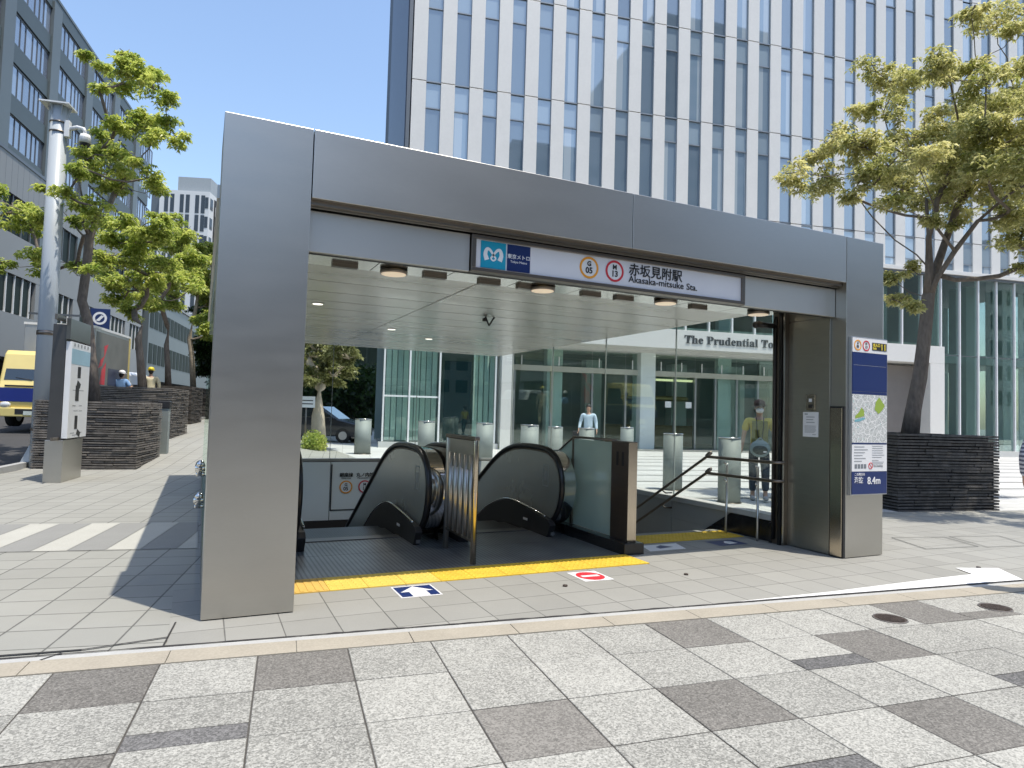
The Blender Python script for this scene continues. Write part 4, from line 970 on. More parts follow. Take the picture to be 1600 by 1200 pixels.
# round emblem sign on the block
PS = thing('blue_sign', 'square blue sign with a white ring emblem fixed to the left office block', 'sign', at(156, 506, 34)-Vector((0, 0, .0)), GA)
box('sign_panel', NAVY, PS, -.45, .45, -.04, .04, -.78, .78, bevel=.01)
b = MB(); b.ring(0, .28, .22, .33, -.05, -.042, 28); b.build('ring_emblem', LOGW, PS)
b = MB(); b.add([(x, -.047, z+.28) for x, z in [(-.18, -.12), (-.02, -.15), (.2, .12), (.06, .16)]], [range(4)]); b.build('slash_emblem', LOGW, PS)
for z in (-.35, -.52): MB().box(-.30, .30, -.045, -.041, z, z+.07).build('lettering_bar', LOGW, PS)
b = MB(); b.box(-3.2, -.45, -.03, .03, .3, .4); b.box(-3.2, -.45, -.03, .03, -.4, -.3); b.build('sign_bracket', FRM, PS)

# lower block beyond it
LB = thing('low_office_block', 'lower grey block farther up the street beyond the long office block', 'office building', LE*-22.0+LN*87, LA)
box('wall', BW, LB, -14, 0, 0, 62, 4.5, 15.5)
for z0, z1 in ((11.2, 13.6), (6.6, 9.2)):
    b = MB(); [b.box(.01, .05, .6+2.2*k, 2.3+2.2*k, z0, z1) for k in range(28)]; b.build('window_row', OWD, LB)['kind'] = 'stuff'
box('undercroft_wall', MATS['undercroft'], LB, -14, -2, 0, 62, 0, 4.5); box('cornice', BL, LB, -14.1, .2, -.1, 62.1, 15.5, 15.9)
# ---------------- far white apartment block
p = at(345, 640, 150)
FB = thing('apartment_block', 'distant white apartment block with stacked balconies above the street trees', 'apartment building', (0, 0, 0), R(-20))
WB = mat('apartment_white', (.58, .59, .59), .6, var=.05, vscale=.2); DKW = mat('apartment_window', (.05, .065, .08), .3, var=.4, spec=.3)
FB.location = at(311, 640, 150); FB.location.z = 0
box('wall', WB, FB, -11.0, 0, 0, 15, 0, 50.5)
box('rooftop_room', mat('rooftop_grey', (.30, .33, .35), .6), FB, -7.5, -.2, 1.0, 14.5, 50.5, 54.0); box('stair_tower', mat('dark_tower', (.10, .12, .14), .5), FB, -13.2, -11.02, 1, 8, 0, 51.5)
b = MB()
for fl in range(5):
    z = 49.6-9.2*fl
    for k in range(3):
        for q in (0, 1): x = -9.9+3.4*k+1.3*q; b.box(x, x+.85, -.06, -.02, z-4.2, z); b.box(x, x+.85, -.06, -.02, z-8.4, z-4.6)
b.build('window', DKW, FB)['kind'] = 'stuff'
b = MB()
for fl in range(10): b.box(-.9, -.2, -.06, -.02, 49.2-4.5*fl-2.6, 49.2-4.5*fl); b.box(.02, .06, .6, 2.2, 49.2-4.5*fl-2.6, 49.2-4.5*fl)
b.build('side_window', DKW, FB)['kind'] = 'stuff'
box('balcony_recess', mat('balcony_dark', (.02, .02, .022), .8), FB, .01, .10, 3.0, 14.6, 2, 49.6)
for fl in range(10): MB().box(.11, 1.3, 3.6, 14.8, 47.3-4.6*fl-1.6, 47.3-4.6*fl+.7).build('balcony', WB, FB)

# ---------------- buildings at the photographer's back (seen only as reflections)
def back_block(name, label, x0, x1, y0, y1, h, wallc, ph=3.4):
    p_ = G((x0+x1)/2, y1); T = thing(name, label, 'building', p_, GA); ox = (x0+x1)/2
    mw = mat(name+'_wall', wallc, .7, var=.1, vscale=.1)
    box('wall', mw, T, x0-ox, x1-ox, y0-y1, 0, 0, h)
    b = MB(); z = 4.5
    while z < h-2:
        x = x0-ox+.8
        while x < x1-ox-2: b.box(x, x+1.8, .02, .06, z, z+1.9); x += 2.8
        z += ph
    b.build('window', OWD, T)['kind'] = 'stuff'; MB().box(x0-ox-.2, x1-ox+.2, y0-y1-.2, .2, h, h+.8).build('parapet', mw, T)
back_block('brown_office_building', 'brown office building behind the photographer', 47, 69, -75, -45, 66, (.12, .11, .10))
back_block('grey_office_building', 'grey office building behind the photographer', 24, 45, -70, -45, 42, (.20, .20, .195))
back_block('stone_office_building', 'stone office building behind the photographer at right', -20, 20, -80, -50, 15, (.24, .22, .195))
back_block('low_shop_building', 'low shop building behind the photographer at left', -60, -26, -60, -40, 13, (.24, .24, .23))
back_block('corner_office_building', 'pale office building across the side street', 84, 110, -60, -20, 26, (.28, .27, .25))
# ================================================================== PLANTERS AND TREES
def planter(label, loc, rz, wx, wy, h, group, m=None, seed=1):
    T = thing('stone_planter', label, 'planter', loc, rz, group); rr = random.Random(seed)
    b = MB(); ch = .054; n = int(h/ch); mm = m or SLATE
    for k in range(n):
        z0 = k*ch; z1 = z0+ch*rr.uniform(.56, .76)
        for side in range(4):
            Ln = wx if side % 2 == 0 else wy; s = 0.
            while s < Ln-.02:
                l = min(rr.uniform(.25, .85), Ln-s); l = Ln-s if Ln-s-l < .12 else l
                d = rr.uniform(-.022, .014); t = .14; e0, e1 = s+.003, s+l-.003
                if side == 0: b.box(-wx/2+e0, -wx/2+e1, -d*-1-wy/2 if False else -wy/2-d, -wy/2+t, z0, z1)
                elif side == 2: b.box(-wx/2+e0, -wx/2+e1, wy/2-t, wy/2+d, z0, z1)
                elif side == 1: b.box(wx/2-t, wx/2+d, -wy/2+e0, -wy/2+e1, z0, z1)
                else: b.box(-wx/2-d, -wx/2+t, -wy/2+e0, -wy/2+e1, z0, z1)
                s += l
    # jitter vertices a little so that no course is ruler-straight
    b.v = [(x+rr.uniform(-.004, .004), y+rr.uniform(-.004, .004), z+rr.uniform(-.004, .004)) for x, y, z in b.v]
    b.build('stacked_stone', mm, T)
    MB().box(-wx/2+.06, wx/2-.06, -wy/2+.06, wy/2-.06, -.1, n*ch-.12).build('dark_core', mat('joint_dark', (.012, .011, .010), .95), T)
    MB().box(-wx/2+.12, wx/2-.12, -wy/2+.12, wy/2-.12, n*ch-.12, n*ch-.06).build('soil', SOIL, T)
    return T
def gl(u, v, z=0.): p = G(u, v); return Vector((p.x, p.y, z))
GPL = 'stacked slate planters holding the street trees'
planter('dark slate planter nearest at right, beside the entrance and under the big tree', gl(11.66, 5.70), GA, 2.28, 2.2, 1.42, GPL, seed=1)
planter('dark slate planter behind the white guide pylon at left', gl(-4.72, 12.72), GA, 2.1, 2.05, 1.57, GPL, SLATEL, seed=2)
planter('second slate planter along the kerb, behind the steel bollard', gl(-5.55, 18.55), GA, 2.5, 2.2, 1.60, GPL, SLATEL, seed=3).location.z = .48
planter('third slate planter along the kerb, brownish in the shade', gl(-6.35, 25.5), GA, 2.3, 2.2, 1.6, GPL, SLATEB, 4).location.z = .72
planter('farthest slate planter, beside the left pillar edge', gl(-6.1, 32.2), GA, 2.6, 2.2, 1.6, GPL, SLATEB, 5).location.z = .80

def tree(label, group, trunk, r0, pads, leaf, name='street_tree', sprays=70, leafsize=.15, bark=None, seed=1, extra_twigs=True, parts=('trunk', 'crown'), reach=1.0, att=2, dens=.85, limbs=()):
    rr = random.Random(seed); npr = np.random.RandomState(seed)
    base = Vector(trunk[0]); T = thing(name, label, 'tree', base, 0, group)
    nodes = [Vector(p)-base for p in trunk]; par = [-1]+list(range(len(nodes)-1)); nt0 = len(nodes); wgt = [0.]*len(nodes)
    P = [(Vector(p[:3])-base, p[3]) for p in pads]
    for at_, pts in limbs:
        q = at_
        for p_ in pts: nodes.append(Vector(p_)-base); par.append(q); wgt.append(0.); q = len(nodes)-1
    top = nodes[nt0-1]; sub_ = []
    for c_, r_ in P:
        for q in range(5):
            d_ = Vector((rr.gauss(0, 1), rr.gauss(0, 1), rr.gauss(0, .6))).normalized()*r_*rr.uniform(.45, .95); sub_.append((c_+d_, r_*rr.uniform(.45, .75)))
    for c, r in sorted(P, key=lambda q: (q[0]-nodes[-1 if False else nt0-1]).length):
        best, bi = 1e9, 0
        for i, q in enumerate(nodes):
            if i < nt0-att: continue
            d = (c-q).length + max(0, q.z-c.z)*2.2 + (0 if i >= nt0 else .3)
            dirn = q-nodes[par[i]] if par[i] >= 0 else Vector((0, 0, 1))
            if dirn.length > 0: d += .5*(1-dirn.normalized().dot((c-q).normalized() if (c-q).length > 1e-4 else dirn.normalized()))
            if d < best: best, bi = d, i
        a = nodes[bi]; seg = c-a; L_ = seg.length; k = max(2, int(L_/.35)); prev = bi
        side = Vector((rr.uniform(-1, 1), rr.uniform(-1, 1), rr.uniform(-.3, .3)))*L_*.09
        for j in range(1, k+1):
            t = j/k; lift = math.sin(t*math.pi)*(-.10)*L_
            p = a+seg*t+side*math.sin(t*math.pi)+Vector((0, 0, lift))+Vector((rr.uniform(-1, 1), rr.uniform(-1, 1), rr.uniform(-1, 1)))*.025
            nodes.append(p); par.append(prev); wgt.append(0.); prev = len(nodes)-1
        wgt[prev] += r*r
        if extra_twigs:
            for _ in range(5):
                d = Vector((rr.uniform(-1, 1), rr.uniform(-1, 1), rr.uniform(-.1, .6))).normalized()*r*rr.uniform(.5, .9)
                q0 = prev
                for j in (1, 2):
                    nodes.append(nodes[prev]+d*(j/2)+Vector((rr.uniform(-1, 1), rr.uniform(-1, 1), rr.uniform(-1, 1)))*.03*r); par.append(q0); wgt.append(.0); q0 = len(nodes)-1
                wgt[q0] += r*r*.08
    tot = wgt[:]
    for i in range(len(nodes)-1, 0, -1): tot[par[i]] += tot[i]
    W0 = tot[0]; rad = [max(.008, .8*r0*(t/W0)**.55) for t in tot]
    for i in range(nt0): rad[i] = max(rad[i] if i < nt0-1 else 0, r0*(1-.22*i/max(1, nt0-1)) if att == 2 and i < nt0-1 else r0*(1-.80*(i/(nt0-1))**1.6))
    rad[0] *= 1.18
    kids = {}
    for i, p in enumerate(par): kids.setdefault(p, []).append(i)
    b = MB(); stack = [(0, None)]
    while stack:
        s_, pr = stack.pop(); chain = [pr, s_] if pr is not None else [s_]; cur = s_
        while cur in kids:
            ks = sorted(kids[cur], key=lambda i: -tot[i])
            for o_ in ks[1:]: stack.append((o_, cur))
            cur = ks[0]; chain.append(cur)
        rs = [rad[i] for i in chain]
        if pr is not None: rs[0] = min(rad[pr], rs[1]*1.25)
        if len(chain) > 1: b.tube([nodes[i] for i in chain], rs, 10 if rs[0] > .05 else 5)
    b.build(parts[0], bark or BARK, T)
    # crown: sprays of narrow leaflets spread through every pad
    V = []; 
    for c, r in sub_:
        n = int(dens*sprays*(r/.45)**1.7)+8
        d = npr.normal(size=(n, 3)); d /= np.linalg.norm(d, axis=1)[:, None]
        rad_ = npr.rand(n)**.42; pos = d*rad_[:, None]*np.array([r*1.12, r*1.12, r*.62])*(1+.25*npr.rand(n, 1))
        pos[:, 2] -= .28*(pos[:, 0]**2+pos[:, 1]**2)/max(r, .1)*.6
        pos += np.array(c)
        for q in range(6):
            ang = npr.rand(n)*6.283; dirv = np.stack([np.cos(ang), np.sin(ang), npr.uniform(-.75, .35, n)], 1); dirv /= np.linalg.norm(dirv, axis=1)[:, None]
            sd = np.cross(dirv, np.array([0, 0, 1.])+npr.normal(size=(n, 3))*.45); sd /= np.linalg.norm(sd, axis=1)[:, None]
            ln = leafsize*npr.uniform(.6, 1.15, n)[:, None]; wd = ln*npr.uniform(.15, .24, (n, 1))
            p0 = pos+dirv*.01; p2 = pos+dirv*ln+np.array([0, 0, -1.])*ln*.25; pm = pos+dirv*ln*.5+np.array([0, 0, 1.])*ln*.06
            V.append(np.stack([p0, pm+sd*wd, p2, pm-sd*wd], 1).reshape(-1, 3))
    V = np.concatenate(V); nf = len(V)//4
    me = bpy.data.meshes.new(parts[1]); me.vertices.add(len(V)); me.vertices.foreach_set('co', V.ravel())
    me.loops.add(nf*4); me.loops.foreach_set('vertex_index', np.arange(nf*4, dtype=np.int32))
    me.polygons.add(nf); me.polygons.foreach_set('loop_start', np.arange(0, nf*4, 4, dtype=np.int32)); me.polygons.foreach_set('loop_total', np.full(nf, 4, dtype=np.int32))
    me.update(calc_edges=True); me.materials.append(leaf)
    o = bpy.data.objects.new(parts[1], me); COL.objects.link(o); o.parent = T
    return T
rr = random.Random(21)
def pads_from(lst, d, spread, dflt=22):
    out = []
    for e in lst:
        px, py = e[0], e[1]; rp = e[2] if len(e) > 2 else dflt
        dd = d + (e[3] if len(e) > 3 else rr.uniform(-spread, spread)); p = at(px, py, dd); out.append((p.x, p.y, p.z, rp*dd/FPX*1.05))
    return out
# big tree in the right planter
R1 = [(1251, 268, 26), (1303, 283, 30), (1280, 240, 20), (1307, 211, 26), (1340, 225, 24), (1370, 111, 24), (1400, 125, 20), (1380, 176, 26), (1350, 170, 18), (1353, 232, 28), (1449, 103, 30), (1480, 112, 18), (1418, 130, 22), (1518, 23, 20), (1556, 27, 26), (1590, 45, 20),
      (1525, 100, 18), (1541, 130, 32), (1575, 112, 30), (1571, 161, 34), (1600, 140, 34), (1495, 199, 32), (1535, 205, 30), (1441, 215, 32), (1399, 230, 32), (1388, 262, 32), (1440, 262, 34), (1490, 245, 34), (1535, 240, 36), (1580, 225, 38), (1620, 200, 40), (1418, 291, 28), (1476, 285, 30), (1522, 290, 30), (1580, 275, 38), (1630, 270, 40),
      (1345, 280, 22), (1388, 312, 20), (1453, 318, 18), (1452, 345, 13), (1500, 330, 16), (1571, 337, 26), (1605, 345, 30), (1590, 378, 24), (1640, 330, 40), (1420, 418, 13), (1395, 437, 14), (1400, 468, 15), (1425, 478, 11), (1600, 415, 16), (1680, 250, 45), (1690, 180, 45), (1650, 120, 42), (1720, 300, 40), (1640, 390, 30), (1700, 350, 36), (1490, 350, 12), (1330, 305, 14), (1560, 310, 22),
      (1470, 180, 20, 1.4), (1510, 160, 24, 1.6), (1560, 200, 28, -1.6), (1440, 240, 26, -1.8), (1500, 270, 30, 1.8), (1400, 285, 22, 1.2), (1540, 265, 28, -1.4), (1610, 300, 34, 1.7)]
R2 = [(12.3, .1, 6, .5), (12, 1, 6, .5), (13, .5, 6, .6), (13, -.8, 5.5, .5), (12.5, 1.8, 6.5, .6), (13.4, 1.5, 6.2, .6), (12.6, .9, 6.9, .5), (13.8, .2, 5.8, .5), (12.9, 2.4, 6.8, .6), (12.0, .2, 6.9, .45)]
tp = [at(1421, 684, 12.75)]+[at(x, y, 12.75) for x, y in ((1427, 640), (1437, 590), (1444, 530), (1448, 490), (1450, 465), (1452, 420), (1451, 370), (1447, 310))]
tree('big yellow green street tree with bare forked trunk in the right planter', 'street trees', tp, .145, pads_from(R1, 12.8, 1.5)+R2, LEAFR, sprays=125, leafsize=.10, seed=4, att=4, limbs=[(5, [at(1466, 432, 12.6), at(1492, 392, 12.4), at(1528, 345, 12.1), at(1575, 305, 11.8), at(1630, 270, 11.5)]), (5, [at(1460, 428, 12.9), at(1478, 375, 13.0), at(1497, 320, 13.1), at(1512, 255, 13.1), at(1540, 190, 13.2)]), (6, [at(1432, 398, 12.9), at(1398, 375, 13.0), at(1362, 338, 13.2), at(1335, 302, 13.3)]), (7, [at(1462, 330, 12.6), at(1440, 270, 12.3), at(1415, 215, 12.2)])])
T1 = [(197, 84, 13), (203, 100, 17), (210, 116, 22), (235, 122, 20), (241, 142, 22), (262, 151, 13), (197, 130, 16), (133, 87, 9), (162, 109, 12), (155, 138, 10), (225, 182, 18), (216, 196, 20), (258, 200, 20), (276, 214, 15), (240, 212, 17), (182, 201, 17), (160, 212, 15), (136, 247, 20), (164, 238, 20), (192, 240, 20), (219, 251, 16),
      (131, 264, 18), (153, 276, 20), (197, 272, 24), (230, 278, 20), (250, 290, 12), (72, 291, 12), (22, 331, 24), (44, 345, 22), (63, 337, 18), (-10, 335, 24), (-30, 350, 26), (50, 397, 16), (62, 415, 15), (6, 412, 13), (131, 318, 20), (153, 335, 20), (118, 414, 10), (146, 422, 15), (100, 300, 14), (180, 300, 18), (115, 345, 12), (-20, 300, 18)]
b1 = gl(-4.6, 12.75, 1.45)
tp = [at(148, 632, 15.6)]+[at(x, y, 15.7) for x, y in ((143, 560), (137, 500), (128, 470), (135, 420), (140, 370), (160, 325))]
tree('tall light green street tree leaning behind the camera pole at left', 'street trees', tp, .115, pads_from(T1, 15.6, 1.3), LEAFL, sprays=80, leafsize=.125, seed=8)
T2 = [(186, 350, 22), (219, 357, 24), (175, 370, 18), (208, 379, 22), (240, 374, 22), (262, 366, 20), (175, 401, 18), (208, 405, 22), (236, 405, 20), (166, 433, 16), (197, 433, 22), (230, 431, 20), (258, 418, 20), (186, 466, 18), (210, 482, 16), (269, 346, 15), (250, 340, 14), (196, 345, 16), (180, 445, 14), (225, 455, 16)]
b2 = gl(-5.4, 18.5, 1.9); tp = [at(223, 608, 20.6)]+[at(x, y, 20.6) for x, y in ((219, 560), (216, 530), (222, 508))]
tree('second street tree with spotted trunk, green crown over the sidewalk', 'street trees', tp, .115, pads_from(T2, 20.8, 1.5), LEAFL, sprays=90, leafsize=.14, seed=9, bark=BARK)
T3 = [(284, 383, 20), (273, 405, 18), (284, 427, 18), (258, 449, 16), (273, 466, 16), (250, 471, 15), (296, 400, 18), (266, 436, 15), (290, 360, 14), (300, 445, 16)]
b3 = gl(-6.2, 25.4, 2.2); tp = [at(263, 606, 27.5)]+[at(x, y, 27.5) for x, y in ((262, 570), (260, 540), (263, 518))]
tree('third street tree in the row, its slim trunk left of the farthest trunk', 'street trees', tp, .115, pads_from(T3, 27.5, 2.0), LEAFL, sprays=75, leafsize=.19, seed=10)
T4 = [(306, 392, 16), (324, 383, 16), (328, 409, 16), (306, 418, 16), (324, 440, 18), (328, 466, 18), (312, 450, 14), (318, 495, 16), (330, 520, 15), (340, 430, 20), (345, 480, 20), (322, 510, 12)]
b4 = gl(-6.1, 32.0, 2.25); tp = [at(302, 606, 34)]+[at(x, y, 34) for x, y in ((300, 560), (296, 530), (300, 508))]
tree('farthest street tree with pale trunk beside the left pillar', 'street trees', tp, .125, pads_from(T4, 34, 2.5), LEAFL, sprays=70, leafsize=.23, seed=11, bark=BARKP)
T5 = [(332+dx, 500+dy, 18) for dx, dy in ((0, 0), (-8, 35), (20, 30), (5, 60), (30, -20), (35, 60), (0, 85), (40, 95), (-6, -20), (20, 0))]
p = at(336, 650, 44); tree('dark green street tree far up the sidewalk, half hidden by the left pillar', 'street trees', [(p.x, p.y, .9), (p.x, p.y, 2.2), (p.x+.1, p.y, 3.4)], .16, pads_from(T5, 44, 2), LEAFD, sprays=55, leafsize=.30, seed=12)
# tree and shrub beyond the rear glass
T6 = [(x, y, 15) for x, y in ((480, 555), (500, 548), (525, 552), (545, 560), (490, 575), (512, 570), (535, 575), (480, 592), (500, 592), (522, 590), (470, 570), (460, 590), (540, 540), (505, 528), (480, 530), (450, 550))]
p = at(498, 693, 24.5); tree('pale barked tree with olive leaves standing behind the rear glass wall', 'trees behind the entrance', [(p.x, p.y, .05), tuple(at(497, 650, 24.5)), tuple(at(499, 612, 24.5))], .26, pads_from(T6, 24.5, 1.2), leafmat('leaf_olive', (.12, .14, .03), (.40, .40, .18), .35), sprays=70, leafsize=.17, seed=14, bark=mat('bark_cream', (.55, .47, .36), .9, var=.35, vscale=4, bmp=.8))
def shrub(name, label, c, r, n, leaf, size, group=None, seed=1, squash=.75):
    T = thing(name, label, 'shrub', (c[0], c[1], c[2]), 0, group); npr = np.random.RandomState(seed)
    V = []; blobs = [(npr.uniform(-.5, .5)*r, npr.uniform(-.5, .5)*r, npr.uniform(.25, .8)*r*squash*1.4) for _ in range(9)]
    for bx in blobs:
        k = n//9; d = npr.normal(size=(k, 3)); d /= np.linalg.norm(d, axis=1)[:, None]
        pos = d*(npr.rand(k, 1)**.35)*r*.55+np.array(bx); pos[:, 2] = np.maximum(pos[:, 2], .03)
        a = npr.normal(size=(k, 3)); a /= np.linalg.norm(a, axis=1)[:, None]; s = np.cross(a, npr.normal(size=(k, 3))); s /= np.linalg.norm(s, axis=1)[:, None]
        ln = size*npr.uniform(.6, 1.2, (k, 1)); V.append(np.stack([pos, pos+a*ln*.5+s*ln*.28, pos+a*ln, pos+a*ln*.5-s*ln*.28], 1).reshape(-1, 3))
    V = np.concatenate(V); nf = len(V)//4; b = MB(); b.v = [tuple(x) for x in V]; b.f = [[4*i, 4*i+1, 4*i+2, 4*i+3] for i in range(nf)]; b.m = [0]*nf; b.sm = [False]*nf
    b.build('foliage', leaf, T); st = MB()
    for k in range(5): st.tube([(0, 0, 0), (npr.uniform(-.3, .3)*r, npr.uniform(-.3, .3)*r, r*.6)], .02, 5)
    st.build('stem', BARK, T)
p = at(490, 697, 22.8); shrub('round_shrub', 'round bright green shrub beyond the rear glass, left of the escalator', (p.x, p.y, .0), .62, 3600, LEAFL, .09, seed=3)
# dark planting and street block seen through the rear glass at left
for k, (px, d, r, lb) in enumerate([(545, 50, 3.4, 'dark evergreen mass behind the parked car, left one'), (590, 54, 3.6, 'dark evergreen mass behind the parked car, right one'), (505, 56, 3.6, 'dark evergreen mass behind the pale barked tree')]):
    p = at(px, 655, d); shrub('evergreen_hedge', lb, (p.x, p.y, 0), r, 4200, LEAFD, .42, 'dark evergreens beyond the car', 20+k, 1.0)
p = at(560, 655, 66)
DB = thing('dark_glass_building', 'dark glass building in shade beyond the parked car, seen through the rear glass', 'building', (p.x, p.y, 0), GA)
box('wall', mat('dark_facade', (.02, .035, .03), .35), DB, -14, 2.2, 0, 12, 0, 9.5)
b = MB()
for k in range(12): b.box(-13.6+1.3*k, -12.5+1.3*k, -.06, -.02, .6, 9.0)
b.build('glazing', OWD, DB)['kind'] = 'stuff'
# ================================================================== STREET FURNITURE, VEHICLES
# stainless bollards round the entrance
BOLL = mat('bollard_steel', (.27, .30, .285), .72, .4, var=.1, vscale=1.5, stretch=(1, 1, 6), rvar=.1)
BT = None
def zplane(px, py, z):
    q = at(px, py, 1)-CAMP; return CAMP+q*((z-CAMP.z)/q.z)
for k, (px, py, lb) in enumerate([(1142, 682, 'beside the person with the mask'), (1052, 677, 'behind the stair handrail, left of the nearest one'), (980, 667.5, 'just right of the partition post'), (917, 668.5, 'above the glass partition'), (868, 666.5, 'above the right escalator handrail end'),
                               (828, 663.5, 'directly above the right escalator newel'), (758, 660.5, 'just right of the bar barrier'), (667, 657.5, 'above the left escalator handrail'), (568, 654.2, 'leftmost, in front of the parked car')]):
    p = zplane(px, py, 1.22); 
    if k == 0: p = Vector((8.93, 4.25, 0))
    if BT is None:
        BT = thing('bollard', 'x', 'bollard', (p.x, p.y, 0), 0, 'wide stainless steel bollards round the glass walls')
        b = MB(); b.cyl(0, 0, .0, 1.20, .205, n=28); b.build('post', BOLL, BT); b = MB(); b.cyl(0, 0, 1.2, 1.222, .212, n=28); b.build('cap', CHROME, BT); b = MB(); b.cyl(0, 0, 0, .02, .225, n=28); b.build('base_ring', STEELD, BT)
        BT['label'] = 'wide steel bollard '+lb
    else:
        o = copy_tree(BT, 'wide steel bollard '+lb, (p.x, p.y, 0))
        if k > 4: o.scale = (1.35, 1.35, 1)
# camera pole
pp = at(60, 738, 14.9); pp.z = 0
CP = thing('camera_pole', 'thick pale grey pole carrying a dome camera and a flat top plate', 'pole', pp, GA)
PG = mat('pole_paint', (.42, .46, .49), .38, 0, var=.08, vscale=1.5, fine=.03, stretch=(1, 1, .5))
hp = 8.32
b = MB(); b.cyl(0, 0, 0, hp, .19, .175, n=28); b.build('pole', PG, CP)
b = MB(); b.prism([(-.42, 0), (-.42, .03), (-.19, .55), (0, .55), (0, 0)], 'y', -.02, .02); b.prism([(.38, 0), (.38, .03), (.19, .4), (0, .4), (0, 0)], 'y', -.02, .02); b.build('base_fin', PG, CP)
b = MB(); b.box(-.34, .26, -.26, .26, hp, hp+.035); b.build('top_plate', WHITEP, CP, bevel=.004)
b = MB()
for q in range(6):
    a = q*math.pi/3; b.T = Matrix.Rotation(a, 4, 'Z'); b.prism([(.15, hp-.001), (.25, hp-.001), (.17, hp-.26)], 'y', -.008, .008)
b.T = Matrix.Identity(4); b.build('head_rib', PG, CP)
b = MB()
for z in (hp-.40, hp-.62): b.cyl(0, 0, z, z+.03, .192, n=28)
b.build('clamp_band', STEELD, CP)
b = MB(); b.box(.15, .26, -.14, .0, hp-.72, hp-.34); b.build('camera_bracket', WHITEP, CP, bevel=.01)
b = MB(); b.tube([(.24, -.08, hp-.52), (.42, -.12, hp-.47), (.56, -.15, hp-.50), (.60, -.16, hp-.62)], [.05, .045, .04, .04], 12); b.build('camera_arm', WHITEP, CP)
b = MB(); b.cyl(.60, -.16, hp-.84, hp-.64, .13, .10, n=24); b.ball((.60, -.16, hp-.72), .12, .12, .10); b.build('camera_housing', WHITEP, CP)
b = MB(); b.ball((.60, -.16, hp-.85), .105, .105, .11); b.build('dome', BLACK, CP)
b = MB(); b.cyl(0, 0, 3.02, 3.12, .197, n=28); b.cyl(0, 0, .86, .92, .20, n=28); b.build('strap', STEELD, CP)
# guide pylon
q0 = at(94.7, 754.6, 12.4); q0 = CAMP+(at(94.7, 754.6, 1)-CAMP)*(CAMP.z/(CAMP.z-at(94.7, 754.6, 1).z))
q1 = CAMP+(at(126, 745, 1)-CAMP)*(CAMP.z/(CAMP.z-at(126, 745, 1).z))
dr = (q1-q0); Lp = dr.length
PY = thing('guide_pylon', 'free standing station guide pylon with white pictogram panel on a steel base', 'information pylon', (q0.x, q0.y, 0), math.atan2(dr.y, dr.x))
TH = .30
box('steel_base', STEEL, PY, 0, Lp, .0, TH, .0, .80, bevel=.005)
box('side_plate', mat('pylon_side', (.10, .10, .10), .35, .6), PY, .04, Lp-.02, .06, TH-.02, .80, 3.0, bevel=.004)
box('head_plate', mat('pylon_head', (.12, .125, .12), .3, .5), PY, .0, Lp+.06, -.02, .05, 2.72, 3.12, bevel=.004)
m, nt, bb = new_mat('pylon_face'); bb.inputs['Roughness'].default_value = .3; tc = N(nt, 'ShaderNodeTexCoord'); L(nt, ramp(nt, noise(nt, tc.outputs['Object'], 4, 2), [(0, (.74, .75, .75)), (1, (.80, .80, .79))]), bb.inputs['Base Color']); MATS['pylon_face'] = m
box('white_panel', m, PY, .05, Lp+.02, -.045, .055, .83, 2.68, bevel=.004)
box('blue_header', mat('pale_blue_print', (.33, .50, .58), .4), PY, .06, Lp+.01, -.048, -.0455, 2.26, 2.55)
b = MB(); rr = random.Random(2)
for k in range(5): b.box(.16+k*.2, .23+k*.2, -.050, -.0485, 2.60, 2.66)
b.build('header_mark', GT, PY)
b = MB()
for (x, z, w_, h_) in ((.45, 2.0, .18, .22), (.38, 1.55, .20, .30), (.42, 1.0, .16, .26)): b.box(x, x+w_, -.049, -.0457, z, z+h_)
for (x, z) in ((.42, 1.86), (.55, .90)): b.add([(x, -.048, z), (x+.2, -.048, z-.07), (x+.25, -.048, z+.02), (x+.05, -.048, z+.10)], [range(4)])
b.build('diagram_block', INK, PY)
b = MB()
for k in range(16):
    x = rr.uniform(.12, .7); z = rr.choice([1.45, 1.40, 1.35, 1.22, 2.3, 2.36, .92, .88, 1.75, 1.9]); b.box(x, x+rr.uniform(.08, .3), -.0472, -.0456, z, z+.012)
b.build('small_print', GT, PY)
b = MB(); b.box(-.35, .1, .10, .14, 3.02-.95+.98, 3.12-.95+.98); b.build('pole_strap', STEELD, PY)
b = MB(); b.box(-.30, Lp, .08, .12, .80, .86); b.build('base_strap', STEELD, PY)
# slim steel stand between the planters
p = gl(-3.75, 14.3, .12); p.z = height(p.x, p.y)-.02
SB = thing('slim_bollard', 'slim grey steel post with dark head between the first two planters', 'bollard', p, GA)
b = MB(); b.box(-.13, .13, -.09, .09, 0, 1.22); b.build('post', BOLL, SB, bevel=.01); b = MB(); b.box(-.15, .15, -.11, .11, 1.22, 1.42); b.build('head', BLACKM, SB, bevel=.02)
# sign board behind the rear glass
p = at(483, 690, 23.6); t = thing('notice_board', 'small white notice board on a post by the pale barked tree', 'sign', (p.x, p.y, 0), GA)
b = MB(); b.box(-.45, .15, -.02, .02, 1.55, 1.95); b.build('board', WHITEV, t); b = MB(); b.cyl(-.15, .03, 0, 1.9, .03, n=8); b.build('post', STEELD, t)
for z in (1.82, 1.70): MB().box(-.38, .08, -.024, -.021, z-.035, z).build('lettering_bar', INK, t)

